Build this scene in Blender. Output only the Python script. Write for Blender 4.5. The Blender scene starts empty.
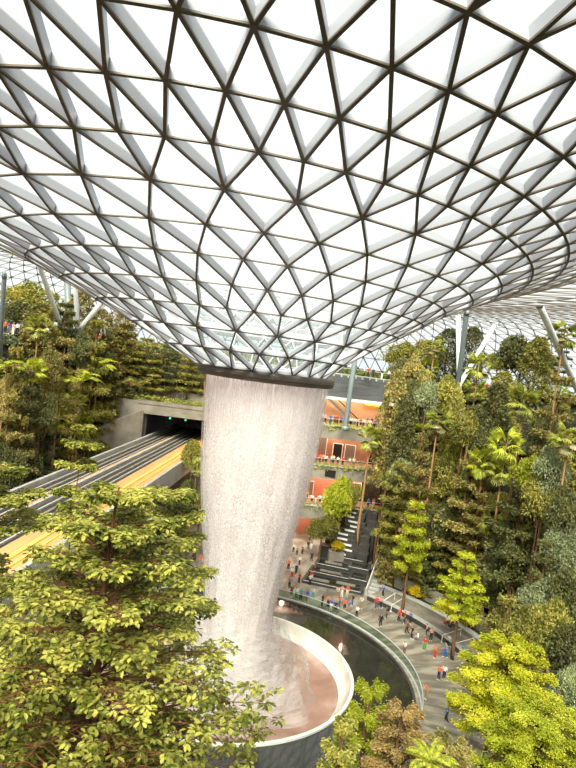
import bpy, bmesh, math, random
import numpy as np
from mathutils import Vector, Matrix
from math import pi, sin, cos, radians as RAD
random.seed(7); rng = np.random.default_rng(7)
SC = bpy.context.scene
COL = SC.collection

# ------------------------------------------------------------------ camera
F, PIT, ROL, YAW, HCAM, DCAM = 614.8, 0.04379, 0.12784, 0.04634, 32.10, 62.0
fw = np.array([sin(YAW)*cos(PIT), cos(YAW)*cos(PIT), -sin(PIT)])
_r0 = np.array([cos(YAW), -sin(YAW), 0.0]); _u0 = np.cross(_r0, fw)
rt = _r0*cos(ROL)+_u0*sin(ROL); up = -_r0*sin(ROL)+_u0*cos(ROL)
EYE = np.array([0, -DCAM, HCAM])
cd = bpy.data.cameras.new('camera'); cam = bpy.data.objects.new('camera', cd); COL.objects.link(cam)
cd.sensor_fit = 'HORIZONTAL'; cd.sensor_width = 36; cd.lens = 36*F/576; cd.clip_start = .1; cd.clip_end = 2000
M = Matrix.Identity(4)
for i in range(3):
    M[i][0] = rt[i]; M[i][1] = up[i]; M[i][2] = -fw[i]; M[i][3] = EYE[i]
cam.matrix_world = M
SC.camera = cam

def ray(px, py): return fw+rt*(px-288)/F-up*(py-384)/F
def at_depth(px, py, d): return EYE+ray(px, py)*d
def at_z(px, py, z):
    d = ray(px, py); return EYE+d*((z-EYE[2])/d[2])
def to_px(P):
    v = np.asarray(P, float)-EYE; z = v@fw
    return (288+F*(v@rt)/z, 384-F*(v@up)/z, z)

# ------------------------------------------------------------------ helpers
def lin(c):
    return tuple(((x/255)/12.92 if x/255 <= .04045 else ((x/255+.055)/1.055)**2.4) for x in c)+(1,)

def link(o, parent=None):
    COL.objects.link(o)
    if parent is not None: o.parent = parent
    return o
def tag(o, label=None, cat=None, group=None, kind=None):
    if label: o['label'] = label
    if cat: o['category'] = cat
    if group: o['group'] = group
    if kind: o['kind'] = kind
    return o
def empty(name, loc=(0, 0, 0), rz=0):
    o = bpy.data.objects.new(name, None); o.empty_display_size = .3
    o.location = loc; o.rotation_euler = (0, 0, rz); return link(o)

class MB:
    """collects shapes, then links them as one mesh object"""
    def __init__(s): s.v = []; s.f = []; s.m = []; s.uv = None
    def add(s, vs, fs, mi=0):
        b = len(s.v); s.v += [tuple(map(float, p)) for p in vs]
        s.f += [tuple(b+i for i in f) for f in fs]; s.m += [mi]*len(fs)
    def box(s, a, b, mi=0, ax=None):
        """box between corners a and b, optional local axes ax=(origin, ex, ey)"""
        P = [(x, y, z) for z in (a[2], b[2]) for y in (a[1], b[1]) for x in (a[0], b[0])]
        if ax:
            o, ex, ey = ax
            P = [(o[0]+x*ex[0]+y*ey[0], o[1]+x*ex[1]+y*ey[1], o[2]+z) for x, y, z in P]
        s.add(P, [(0, 2, 3, 1), (4, 5, 7, 6), (0, 1, 5, 4), (1, 3, 7, 5), (3, 2, 6, 7), (2, 0, 4, 6)], mi)
    def tube(s, pts, rad, n=8, mi=0, cap=True):
        pts = [np.array(p, float) for p in pts]
        rad = rad if hasattr(rad, '__len__') else [rad]*len(pts)
        rows = []; ref = None
        for i, p in enumerate(pts):
            d = pts[min(i+1, len(pts)-1)]-pts[max(i-1, 0)]; d = d/(np.linalg.norm(d)+1e-9)
            if ref is None: ref = np.array([0, 0, 1.]) if abs(d[2]) < .9 else np.array([1., 0, 0])
            a = np.cross(d, ref); a /= np.linalg.norm(a)+1e-9; b = np.cross(d, a)
            rows.append([p+rad[i]*(a*cos(2*pi*k/n)+b*sin(2*pi*k/n)) for k in range(n)])
        vs = [q for r in rows for q in r]; fs = []
        for i in range(len(rows)-1):
            for k in range(n):
                fs.append((i*n+k, i*n+(k+1) % n, (i+1)*n+(k+1) % n, (i+1)*n+k))
        if cap: fs += [tuple(range(n))[::-1], tuple((len(rows)-1)*n+k for k in range(n))]
        s.add(vs, fs, mi)
    def arc(s, r0, r1, z0, z1, t0, t1, n=48, mi=0, c=(0, 0), closed=False):
        """solid ring sector"""
        vs = []; fs = []; m = n if closed else n+1
        for i in range(m):
            t = t0+(t1-t0)*i/n
            for r, z in ((r0, z0), (r1, z0), (r1, z1), (r0, z1)):
                vs.append((c[0]+r*cos(t), c[1]+r*sin(t), z))
        for i in range(n):
            a = 4*i; b = 4*((i+1) % m)
            for k in range(4): fs.append((a+k, b+k, b+(k+1) % 4, a+(k+1) % 4))
        if not closed: fs += [(3, 2, 1, 0), (4*n, 4*n+1, 4*n+2, 4*n+3)]
        s.add(vs, fs, mi)
    def lathe(s, prof, n=64, mi=0):
        vs = []; fs = []; k = len(prof)
        for i in range(n):
            t = 2*pi*i/n
            vs += [(r*cos(t), r*sin(t), z) for r, z in prof]
        for i in range(n):
            for j in range(k-1):
                a = i*k+j; b = ((i+1) % n)*k+j
                fs.append((a, b, b+1, a+1))
        s.add(vs, fs, mi)
    def mesh(s, name, mats, smooth=False):
        me = bpy.data.meshes.new(name); me.from_pydata(s.v, [], s.f)
        for m in (mats if isinstance(mats, (list, tuple)) else [mats]): me.materials.append(m)
        if any(s.m): me.polygons.foreach_set('material_index', s.m)
        if smooth: me.polygons.foreach_set('use_smooth', [True]*len(s.f))
        me.update(); return me
    def build(s, name, mats, parent=None, smooth=False, loc=None):
        o = bpy.data.objects.new(name, s.mesh(name, mats, smooth))
        if loc is not None: o.location = loc
        return link(o, parent)

def copy_tree(o, parent=None):
    c = o.copy(); COL.objects.link(c)
    if parent is not None: c.parent = parent
    for ch in list(o.children): copy_tree(ch, c)
    return c

ONES = 'zeroth first second third fourth fifth sixth seventh eighth ninth tenth eleventh twelfth thirteenth fourteenth fifteenth sixteenth seventeenth eighteenth nineteenth'.split()
TENS = {2: 'twent', 3: 'thirt', 4: 'fort', 5: 'fift', 6: 'sixt', 7: 'sevent', 8: 'eight', 9: 'ninet'}
def ordw(n):
    if n < 20: return ONES[n]
    t, u = divmod(n, 10)
    return TENS[t]+'ieth' if u == 0 else TENS[t]+'y-'+ONES[u]

# ------------------------------------------------------------------ materials
def mat(name, col, rough=.6, noise=0, scale=5, col2=None, metal=0, emis=None, estr=0, spec=.5, bump=0, coords='Object', stretch=None):
    m = bpy.data.materials.new(name); m.use_nodes = True
    nt = m.node_tree; b = nt.nodes['Principled BSDF']
    b.inputs['Roughness'].default_value = rough; b.inputs['Metallic'].default_value = metal
    b.inputs['Specular IOR Level'].default_value = spec
    c1 = lin(col)
    b.inputs['Base Color'].default_value = c1
    if emis: b.inputs['Emission Color'].default_value = lin(emis); b.inputs['Emission Strength'].default_value = estr
    if noise or col2 or bump:
        tc = nt.nodes.new('ShaderNodeTexCoord'); n = nt.nodes.new('ShaderNodeTexNoise')
        n.inputs['Scale'].default_value = scale; n.inputs['Detail'].default_value = 5
        src = tc.outputs[coords]
        if stretch:
            mp = nt.nodes.new('ShaderNodeMapping'); mp.inputs['Scale'].default_value = stretch
            nt.links.new(src, mp.inputs[0]); src = mp.outputs[0]
        nt.links.new(src, n.inputs['Vector'])
        r = nt.nodes.new('ShaderNodeValToRGB')
        c2 = lin(col2) if col2 else tuple(x*(1-noise) for x in c1[:3])+(1,)
        r.color_ramp.elements[0].color = c2; r.color_ramp.elements[1].color = c1
        r.color_ramp.elements[0].position = .35; r.color_ramp.elements[1].position = .65
        nt.links.new(n.outputs[0], r.inputs[0]); nt.links.new(r.outputs[0], b.inputs['Base Color'])
        if bump:
            bp = nt.nodes.new('ShaderNodeBump'); bp.inputs['Strength'].default_value = bump
            nt.links.new(n.outputs[0], bp.inputs['Height']); nt.links.new(bp.outputs[0], b.inputs['Normal'])
    return m

def leafmat(name, c1, c2, trans=.35, rough=.5, scale=.6, vary=.25):
    """leaf: two tones by noise, a per-plant value shift, some light passing through"""
    m = bpy.data.materials.new(name); m.use_nodes = True; nt = m.node_tree; N = nt.nodes; L = nt.links
    b = N['Principled BSDF']; out = N['Material Output']
    b.inputs['Roughness'].default_value = rough; b.inputs['Specular IOR Level'].default_value = .35
    tc = N.new('ShaderNodeTexCoord'); n = N.new('ShaderNodeTexNoise'); n.inputs['Scale'].default_value = scale; n.inputs['Detail'].default_value = 3
    L.new(tc.outputs['Object'], n.inputs['Vector'])
    r = N.new('ShaderNodeValToRGB'); r.color_ramp.elements[0].color = lin(c1); r.color_ramp.elements[1].color = lin(c2)
    r.color_ramp.elements[0].position = .36; r.color_ramp.elements[1].position = .64
    geo = N.new('ShaderNodeNewGeometry'); oi = N.new('ShaderNodeObjectInfo')
    a = N.new('ShaderNodeMath'); a.operation = 'MULTIPLY_ADD'; a.inputs[1].default_value = .35; 
    L.new(geo.outputs['Random Per Island'], a.inputs[0]); L.new(n.outputs[0], a.inputs[2])
    a2 = N.new('ShaderNodeMath'); a2.operation = 'ADD'; a2.inputs[1].default_value = -.17; L.new(a.outputs[0], a2.inputs[0])
    L.new(a2.outputs[0], r.inputs[0])
    hs = N.new('ShaderNodeHueSaturation')
    mr = N.new('ShaderNodeMapRange'); mr.inputs['To Min'].default_value = 1-vary; mr.inputs['To Max'].default_value = 1+vary
    L.new(oi.outputs['Random'], mr.inputs['Value']); L.new(mr.outputs[0], hs.inputs['Value']); L.new(r.outputs[0], hs.inputs['Color'])
    L.new(hs.outputs[0], b.inputs['Base Color'])
    t = N.new('ShaderNodeBsdfTranslucent'); L.new(hs.outputs[0], t.inputs['Color'])
    mx = N.new('ShaderNodeMixShader'); mx.inputs[0].default_value = trans
    L.new(b.outputs[0], mx.inputs[1]); L.new(t.outputs[0], mx.inputs[2]); L.new(mx.outputs[0], out.inputs[0])
    return m

def glassmat(name, tint, gloss=1.0, frit=0.0, rough=.02):
    m = bpy.data.materials.new(name); m.use_nodes = True; nt = m.node_tree; N = nt.nodes; L = nt.links
    N.remove(N['Principled BSDF']); out = N['Material Output']
    t = N.new('ShaderNodeBsdfTransparent'); t.inputs[0].default_value = lin(tint)
    g = N.new('ShaderNodeBsdfGlossy'); g.inputs['Roughness'].default_value = rough; g.inputs[0].default_value = (.95, .97, .96, 1)
    lw = N.new('ShaderNodeLayerWeight'); lw.inputs[0].default_value = .5
    pw = N.new('ShaderNodeMath'); pw.operation = 'POWER'; pw.inputs[1].default_value = 5; L.new(lw.outputs['Facing'], pw.inputs[0])
    mu = N.new('ShaderNodeMath'); mu.operation = 'MULTIPLY_ADD'; mu.inputs[1].default_value = .9*gloss; mu.inputs[2].default_value = .05*gloss; L.new(pw.outputs[0], mu.inputs[0])
    x = N.new('ShaderNodeMixShader'); L.new(mu.outputs[0], x.inputs[0]); L.new(t.outputs[0], x.inputs[1]); L.new(g.outputs[0], x.inputs[2])
    last = x
    if frit:
        tr = N.new('ShaderNodeBsdfTranslucent'); tr.inputs[0].default_value = (.93, .98, .96, 1)
        y = N.new('ShaderNodeMixShader'); y.inputs[0].default_value = frit
        L.new(x.outputs[0], y.inputs[1]); L.new(tr.outputs[0], y.inputs[2]); last = y
    L.new(last.outputs[0], out.inputs[0])
    return m

m_paint = mat('pale grey painted steel', (196, 196, 200), .45)
m_beam = mat('grey painted roof steel', (154, 154, 161), .4)
m_shade_bronze = mat('underside shade and drip band bronze', (92, 80, 68), .5)  # backlit shade of the beam undersides painted as brown; drip band shares it
m_glass = glassmat('roof glass', (236, 246, 244), 1.0, .10)
m_rail_glass = glassmat('balustrade glass', (228, 238, 231), .9)
m_conc = mat('board marked concrete', (150, 140, 126), .85, .35, .5, bump=.1)
m_conc_pale = mat('pale concrete', (186, 182, 176), .8, .2, .4)
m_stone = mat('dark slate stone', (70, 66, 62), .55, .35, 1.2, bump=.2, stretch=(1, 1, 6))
m_slate = mat('grey slate cladding', (96, 96, 98), .6, .35, .8, stretch=(.4, .4, 5))
m_soil = mat('dark planting soil', (50, 48, 28), .95, .5, .6)
m_bark = mat('brown bark', (120, 88, 58), .9, .4, 4)
m_bark2 = mat('red brown bark', (112, 66, 34), .85, .4, 4)
m_palmtrunk = mat('palm trunk', (176, 132, 88), .85, .35, 3, stretch=(1, 1, 6))
m_col = mat('white column paint', (228, 229, 230), .4)
m_coldark = mat('grey green column paint', (130, 140, 142), .4)
m_rim = mat('oculus ring metal', (120, 108, 96), .5, .25, .8)

def leaves(name, *a, **k): return leafmat(name, *a, **k)
LM = dict(
    olive=leaves('olive leaves', (122, 119, 62), (193, 172, 101)),
    dark=leaves('dark green leaves', (84, 90, 52), (141, 136, 82)),
    mid=leaves('mid green leaves', (118, 123, 52), (191, 176, 89)),
    bright=leaves('yellow green leaves', (150, 160, 32), (208, 206, 66)),
    gold=leaves('golden green leaves', (154, 160, 28), (218, 210, 60)),
    pale=leaves('pale grey green leaves', (122, 130, 92), (190, 194, 144)),
    brown=leaves('brown green leaves', (138, 119, 69), (198, 165, 105)),
    palm=leaves('palm leaves', (128, 138, 50), (196, 192, 92), scale=2.),
    fern=leaves('bright frond leaves', (138, 152, 42), (208, 204, 76), scale=2.),
    fore=leaves('glossy broad leaves', (92, 98, 32), (192, 186, 90), trans=.35, rough=.38, scale=.9, vary=.1),
    hedge=leaves('hedge leaves', (142, 150, 66), (198, 196, 100)),
    dry=leaves('dry palm fronds', (170, 152, 108), (200, 188, 148)),
    cover=leaves('ground cover leaves', (102, 105, 55), (163, 153, 82)),
    flower=leaves('yellow flowering leaves', (170, 162, 20), (240, 204, 40)),
)

# ------------------------------------------------------------------ world and sun
w = bpy.data.worlds.new('overcast sky'); SC.world = w; w.use_nodes = True
nt = w.node_tree; bg = nt.nodes['Background']
tc = nt.nodes.new('ShaderNodeTexCoord'); sx = nt.nodes.new('ShaderNodeSeparateXYZ'); rp = nt.nodes.new('ShaderNodeValToRGB')
nt.links.new(tc.outputs['Generated'], sx.inputs[0]); nt.links.new(sx.outputs[2], rp.inputs[0])
rp.color_ramp.elements[0].color = (.93, .95, 1.0, 1); rp.color_ramp.elements[1].color = (1, .985, .96, 1)
nt.links.new(rp.outputs[0], bg.inputs[0]); bg.inputs[1].default_value = .74
sd = bpy.data.lights.new('sun', 'SUN'); sd.energy = 10.5; sd.angle = RAD(30); sd.color = (1, .93, .80)
sun = bpy.data.objects.new('sun', sd); link(sun); sun.rotation_euler = (RAD(46), RAD(-14), 0)
SC.view_settings.view_transform = 'Standard'; SC.view_settings.look = 'None'
SC.view_settings.exposure = 0.68; SC.view_settings.gamma = 1; SC.view_settings.use_curve_mapping = False
SC.cycles.transparent_max_bounces = 16

# ------------------------------------------------------------------ terrain height
TH = np.array([-90, -75, -60, -30, -15, 0, 30, 48, 56, 62, 100, 106, 122, 128, 140, 160, 180, 200, 225, 250, 270], float)
R0 = np.array([27, 26, 25, 25, 27, 32.4, 32.6, 33, 38, 53.5, 53.5, 52, 52, 42, 34, 30, 29.5, 33, 36, 31, 27], float)
R1 = np.array([60.5, 62.6, 68, 68, 68, 67, 66, 64, 62, 56, 56, 60, 64, 56, 50, 46, 46, 52, 60, 64.4, 60.5], float)
TOPZ = 30.3
def track_x(y): return -15.1+.109*(y-44.)          # centre line of the viaduct
def H(x, y):
    th = math.degrees(math.atan2(y, x))
    if th < -90: th += 360
    r0 = np.interp(th, TH, R0); r1 = np.interp(th, TH, R1); r = math.hypot(x, y)
    t = min(1, max(0, (r-r0)/(r1-r0)))
    n = 7; k = t*n; fl = math.floor(k); fr = k-fl
    t = (fl+min(1, max(0, (fr-.25)/.5)))/n
    h = TOPZ*min(1, t)
    if -27 < x < -4:
        if y >= 51.6 and y < 72: h = min(TOPZ, 20.6+2.2*math.floor((y-51.6)/3.2)) 
        elif y < 51.6 and y > 20: h = 0
    if y < 51.6 and abs(x-track_x(y)) < 6.6: h = min(h, 9.0)
    return h

def grid_terrain():
    st = 1.2; n = int(236/st); xs = -118+np.arange(n+1)*st
    Z = np.array([[H(x, y) for x in xs] for y in xs])
    mb = MB(); idx = {}
    for j in range(n):
        for i in range(n):
            q = [(i, j), (i+1, j), (i+1, j+1), (i, j+1)]
            zs = [Z[b][a] for a, b in q]
            if max(zs) <= 0: continue
            xc, yc = xs[i]+st/2, xs[j]+st/2
            if xc*xc/93**2+yc*yc/113**2 > 1: continue
            if -26 < xc < -5 and 50 < yc < 52.8 and min(zs) < 15: continue
            vs = []
            for a, b in q:
                if (a, b) not in idx:
                    idx[(a, b)] = len(mb.v); mb.v.append((xs[a], xs[b], Z[b][a]))
                vs.append(idx[(a, b)])
            mb.f.append(tuple(vs)); mb.m.append(0)
    return mb.build('hillside', m_soil, None)
hill = grid_terrain(); hill['kind'] = 'structure'

# ------------------------------------------------------------------ plaza floor
def radial_floor_mat():
    m = bpy.data.materials.new('plaza granite'); m.use_nodes = True; nt = m.node_tree; N = nt.nodes; L = nt.links
    b = N['Principled BSDF']; tc = N.new('ShaderNodeTexCoord')
    g = N.new('ShaderNodeTexGradient'); g.gradient_type = 'RADIAL'; L.new(tc.outputs['Object'], g.inputs[0])
    ln = N.new('ShaderNodeVectorMath'); ln.operation = 'LENGTH'; L.new(tc.outputs['Object'], ln.inputs[0])
    cx = N.new('ShaderNodeCombineXYZ')
    ml = N.new('ShaderNodeMath'); ml.operation = 'MULTIPLY'; ml.inputs[1].default_value = 140; L.new(g.outputs['Fac'], ml.inputs[0])
    L.new(ml.outputs[0], cx.inputs[0])
    m2 = N.new('ShaderNodeMath'); m2.operation = 'MULTIPLY'; m2.inputs[1].default_value = .25; L.new(ln.outputs['Value'], m2.inputs[0]); L.new(m2.outputs[0], cx.inputs[1])
    n = N.new('ShaderNodeTexNoise'); n.inputs['Scale'].default_value = 1.; n.inputs['Detail'].default_value = 4; L.new(cx.outputs[0], n.inputs['Vector'])
    r = N.new('ShaderNodeValToRGB'); r.color_ramp.elements[0].color = lin((112, 104, 92)); r.color_ramp.elements[1].color = lin((168, 158, 142))
    r.color_ramp.elements[0].position = .4; r.color_ramp.elements[1].position = .62
    L.new(n.outputs[0], r.inputs[0]); L.new(r.outputs[0], b.inputs['Base Color'])
    b.inputs['Roughness'].default_value = .5
    return m
mb = MB(); mb.arc(19.6, 56, -.4, 0, 0, 2*pi, 128, closed=True)
fl = mb.build('floor', radial_floor_mat()); fl['kind'] = 'structure'

# ------------------------------------------------------------------ rain pool
RIN, ROUT = 13.27, 19.44
def noise_ramp(name, stops, scale, rough, detail=5, stretch=None, coat=0, bump=0):
    m = bpy.data.materials.new(name); m.use_nodes = True; nt = m.node_tree; N = nt.nodes; L = nt.links
    b = N['Principled BSDF']; tc = N.new('ShaderNodeTexCoord'); n = N.new('ShaderNodeTexNoise')
    n.inputs['Scale'].default_value = scale; n.inputs['Detail'].default_value = detail
    src = tc.outputs['Object']
    if stretch:
        mp = N.new('ShaderNodeMapping'); mp.inputs['Scale'].default_value = stretch; L.new(src, mp.inputs[0]); src = mp.outputs[0]
    L.new(src, n.inputs['Vector']); r = N.new('ShaderNodeValToRGB')
    while len(r.color_ramp.elements) < len(stops): r.color_ramp.elements.new(.5)
    for e, (p, c) in zip(r.color_ramp.elements, stops): e.position = p; e.color = lin(c)
    L.new(n.outputs[0], r.inputs[0]); L.new(r.outputs[0], b.inputs['Base Color']); b.inputs['Roughness'].default_value = rough
    b.inputs['Coat Weight'].default_value = coat
    if bump:
        bp = N.new('ShaderNodeBump'); bp.inputs['Strength'].default_value = bump; L.new(n.outputs[0], bp.inputs['Height']); L.new(bp.outputs[0], b.inputs['Normal'])
    return m
m_foam = noise_ramp('white running foam', [(.3, (196, 188, 178)), (.7, (226, 220, 212))], .5, .3)
m_pink = noise_ramp('pink brown wet acrylic', [(.3, (112, 82, 68)), (.5, (152, 116, 101)), (.7, (192, 168, 156))], .22, .45, 7)
m_lip = mat('pale acrylic lip', (226, 222, 212), .2)
m_darkwater = noise_ramp('dark pool water', [(.3, (38, 38, 34)), (.7, (54, 52, 46))], .4, .05, 3, bump=.02)
pool = empty('rain_pool', (0, 0, 0)); tag(pool, 'round sunken rain pool with pink acrylic bowl under the waterfall', 'pool')
mb = MB(); mb.lathe([(13.1, .15), (12.95, -.25), (12.7, -.7), (12.4, -1.05), (12.0, -1.3)], 128); mb.build('funnel_wall', m_foam, pool, True)
mb = MB(); mb.lathe([(12.05, -1.29), (10, -1.75), (6, -2.5), (2, -3.0), (0.02, -3.1)], 128); mb.build('funnel_bowl', m_pink, pool, True)
mb = MB(); mb.arc(13.1, 13.4, -.3, .2, 0, 2*pi, 128, closed=True); mb.build('acrylic_lip', m_lip, pool)
mb = MB(); mb.arc(13.4, 19.3, -.45, -.01, 0, 2*pi, 128, closed=True); mb.build('pool_water', m_darkwater, pool)
mb = MB(); mb.arc(19.3, 19.58, -.5, .06, 0, 2*pi, 128, closed=True); mb.build('stone_kerb', m_stone, pool)
bal = empty('glass_balustrade', (0, 0, 0)); tag(bal, 'curved clear glass balustrade with pale top rail around the dark pool', 'balustrade')
mb = MB(); mb.arc(20.05, 20.08, .02, 1.05, 0, 2*pi, 128, closed=True); mb.build('glass_panel', m_rail_glass, bal)
mb = MB(); mb.tube([(20.065*cos(t), 20.065*sin(t), 1.08) for t in np.linspace(0, 2*pi, 129)], .045, 6, cap=False); mb.build('top_rail', m_paint, bal, True)
mb = MB(); mb.arc(19.98, 20.15, 0, .1, 0, 2*pi, 128, closed=True); mb.build('base_channel', m_paint, bal)

# ------------------------------------------------------------------ roof lattice
S = pi/22; TH0 = .1148
RINGS = [(-.1, 0, 6.72, 6.72, 30.37), (-.71, -.38, 9.18, 8.71, 31.97), (-1.23, -.89, 11.9, 11.12, 33.59), (-1.7, -1.58, 14.55, 14.28, 35.07),
         (-2.18, -2.42, 16.8, 18.37, 36.3), (-2.63, -3.3, 18.46, 22.96, 37.3), (-3.06, -4.09, 20.4, 26.9, 38.06), (-3.46, -4.9, 22.1, 30.69, 38.73),
         (-3.77, -5.54, 23.59, 34.09, 39.26), (-4.09, -6.11, 25.22, 37.06, 39.75), (-4.35, -6.57, 26.89, 39.73, 40.23), (-4.46, -6.87, 28.81, 41.82, 40.89)]
OFF = [(.5, 2), (-.5, 2), (.5, 2), (.5, 1), (0, 1), (.5, 1), (0, 1), (.5, 1), (0, .5), (.25, .5), (0, .5), (.25, .5)]
zo = [41.6, 42.3, 42.9, 43.3, 43.5, 43.4, 43.0, 42.2, 41.0, 39.4, 37.2, 34.4, 31.2, 28.6]
for i, z in enumerate(zo):
    t = (i+1)/len(zo); a = 28.81+(93-28.81)*(1-(1-t)**1.35); b = 41.82+(113-41.82)*(1-(1-t)**1.35)
    RINGS.append((-4.46*(1-t), -6.87*(1-t), a, b, z))
    k = 12+i
    if k == 12: OFF.append((0, .5))
    else: OFF.append((0 if k % 2 else .125, .25))
rings = []
for (cx, cy, a, b, z), (o, st) in zip(RINGS, OFF):
    n = int(round(44/st)); row = []
    for i in range(n):
        j = o+i*st; th = -pi/2+TH0+j*S
        row.append((j*S, np.array([cx+a*cos(th), cy+b*sin(th), z])))
    rings.append(row)
nodes = []; base = []
for row in rings:
    base.append(len(nodes)); nodes += [p for _, p in row]
nodes = np.array(nodes); tris = []; edges = set()
def strip(k):
    A, B = rings[k], rings[k+1]; na, nb = len(A), len(B); ba, bb = base[k], base[k+1]
    ang = lambda R, i: R[i % len(R)][0]+2*pi*(i//len(R))
    i0 = 0; j0 = min(range(-1, nb), key=lambda j: abs(ang(B, j)-ang(A, 0)+1e-4)); i, j = 0, j0
    while i < na or j < j0+nb:
        da = (ang(A, i+1)-ang(B, j)) if i < na else 1e9
        db = (ang(B, j+1)-ang(A, i)) if j < j0+nb else 1e9
        if db <= da+1e-6: tris.append((ba+i % na, bb+j % nb, bb+(j+1) % nb)); j += 1
        else: tris.append((ba+i % na, bb+j % nb, ba+(i+1) % na)); i += 1
for k in range(len(rings)-1): strip(k)
for a, b, c in tris:
    for e in ((a, b), (b, c), (a, c)): edges.add((min(e), max(e)))
nrm = np.zeros_like(nodes)
for a, b, c in tris:
    n = np.cross(nodes[b]-nodes[a], nodes[c]-nodes[a]); 
    rr = (nodes[a]+nodes[b]+nodes[c])/3
    # outward: upward on the crown of the roof, away from the middle on the outer wall
    ref = np.array([rr[0]*.004, rr[1]*.004, 1.])
    if n@ref < 0: n = -n
    for q in (a, b, c): nrm[q] += n/np.linalg.norm(n)
nrm /= np.linalg.norm(nrm, axis=1)[:, None]
roof = empty('ceiling', (0, 0, 30)); roof['kind'] = 'structure'
roof.location = (0, 0, 0)
DEP, WID = .54, .065
mb = MB()
lastring = base[-1]
for a, b in edges:
    P, Q = nodes[a], nodes[b]; d = (Q-P)/np.linalg.norm(Q-P)
    na = nrm[a]; nb = nrm[b]; s1 = np.cross(d, na); s1 /= np.linalg.norm(s1); s2 = np.cross(d, nb); s2 /= np.linalg.norm(s2)
    fa, fb = .07, .07
    vs = []; q_ = .8 if min(a, b) >= base[12] else 1.; 
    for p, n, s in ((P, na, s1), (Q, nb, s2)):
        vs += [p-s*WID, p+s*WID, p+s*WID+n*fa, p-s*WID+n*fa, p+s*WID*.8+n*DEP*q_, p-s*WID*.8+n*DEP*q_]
    mb.add(vs, [(0, 1, 7, 6), (1, 2, 8, 7), (3, 0, 6, 9)], 1)  # lowest faces of the same beam, coloured with the painted underside shade
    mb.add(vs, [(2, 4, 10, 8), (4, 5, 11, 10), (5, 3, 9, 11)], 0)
mb.build('steel_lattice', [m_beam, m_shade_bronze], roof)
mb = MB(); mb.add(nodes+nrm*(DEP-.06), tris); mb.build('glazing', m_glass, roof)
print('roof', len(nodes), len(edges))
# rim ring where the water leaves
orim = empty('oculus_ring', (.6, 0, 29.2)); tag(orim, 'dark metal ring at the mouth of the glass funnel above the waterfall', 'ring')
mb = MB(); mb.lathe([(6.25, 1.25), (6.25, .45), (6.4, .32), (6.7, .3), (6.85, .5), (6.9, 1.0), (6.8, 1.24), (6.25, 1.25)], 96); mb.build('ring_casing', m_rim, orim, True)
mb = MB(); mb.lathe([(6.86, .62), (6.93, .64), (6.94, .72), (6.88, .74)], 96); mb.build('drip_band', m_shade_bronze, orim, True)

# ------------------------------------------------------------------ waterfall
def watermat(name, us, vs, seed, top, low, lo=.42, hi=.60, col=(.97, .93, .925, 1), fade=None):
    """falling water: fine vertical threads at the lip that break into drops lower down; top and low are the (thin, thick) covers"""
    m = bpy.data.materials.new(name); m.use_nodes = True; nt = m.node_tree; N = nt.nodes; L = nt.links
    N.remove(N['Principled BSDF']); out = N['Material Output']; uv = N.new('ShaderNodeUVMap')
    def noise(u, v, s, det):
        mp = N.new('ShaderNodeMapping'); mp.inputs['Scale'].default_value = (u, v, 1); mp.inputs['Location'].default_value = (s, s*3, s*.7); L.new(uv.outputs[0], mp.inputs[0])
        n = N.new('ShaderNodeTexNoise'); n.inputs['Scale'].default_value = 1; n.inputs['Detail'].default_value = det; L.new(mp.outputs[0], n.inputs['Vector']); return n.outputs[0]
    def mrange(src, a, b, c, d):
        r = N.new('ShaderNodeMapRange'); r.inputs['From Min'].default_value = a; r.inputs['From Max'].default_value = b; r.inputs['To Min'].default_value = c; r.inputs['To Max'].default_value = d
        L.new(src, r.inputs['Value']); return r.outputs[0]
    def mixf(f, a, b):
        x = N.new('ShaderNodeMix'); x.data_type = 'FLOAT'; L.new(f, x.inputs[0]); L.new(a, x.inputs[2]); L.new(b, x.inputs[3]); return x.outputs[0]
    sx = N.new('ShaderNodeSeparateXYZ'); L.new(uv.outputs[0], sx.inputs[0]); v = sx.outputs[1]
    threads = noise(us, vs, seed, 2); drops = noise(us*.8, vs*13, seed*5, 2); bands = noise(us*.12, vs*.5, seed*9, 3)
    br = mrange(v, .97, .80, 0., .75)
    n = mixf(br, threads, drops)
    ad = N.new('ShaderNodeMath'); ad.operation = 'MULTIPLY_ADD'; ad.inputs[1].default_value = .55; L.new(bands, ad.inputs[0]); L.new(n, ad.inputs[2])
    f = mrange(v, 1, .0, 0, 1)
    t0 = mrange(f, 0, 1, top[0], low[0]); t1 = mrange(f, 0, 1, top[1], low[1])
    c = mrange(ad.outputs[0], lo+.27, hi+.27, 0, 1); al = mixf(c, t0, t1)
    if fade:
        mu = N.new('ShaderNodeMath'); mu.operation = 'MULTIPLY'; L.new(al, mu.inputs[0]); L.new(mrange(v, fade[0], fade[1], 0, 1), mu.inputs[1]); al = mu.outputs[0]
    cm = N.new('ShaderNodeMix'); cm.data_type = 'RGBA'; L.new(c, cm.inputs[0]); cm.inputs[6].default_value = (col[0]*.84, col[1]*.80, col[2]*.78, 1); cm.inputs[7].default_value = col
    d = N.new('ShaderNodeBsdfDiffuse'); L.new(cm.outputs[2], d.inputs[0])
    t = N.new('ShaderNodeBsdfTranslucent'); L.new(cm.outputs[2], t.inputs[0])
    a = N.new('ShaderNodeMixShader'); a.inputs[0].default_value = .45; L.new(d.outputs[0], a.inputs[1]); L.new(t.outputs[0], a.inputs[2])
    tp = N.new('ShaderNodeBsdfTransparent'); e = N.new('ShaderNodeMixShader')
    L.new(al, e.inputs[0]); L.new(tp.outputs[0], e.inputs[1]); L.new(a.outputs[0], e.inputs[2]); L.new(e.outputs[0], out.inputs[0])
    return m
WZ = [30.4, 29.2, 26, 22, 18, 15, 12, 9, 6, 3, 0, -3.2]
WR = [6.22, 6.2, 6.12, 5.85, 5.35, 4.9, 4.4, 3.95, 3.6, 3.4, 3.3, 3.3]
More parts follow.
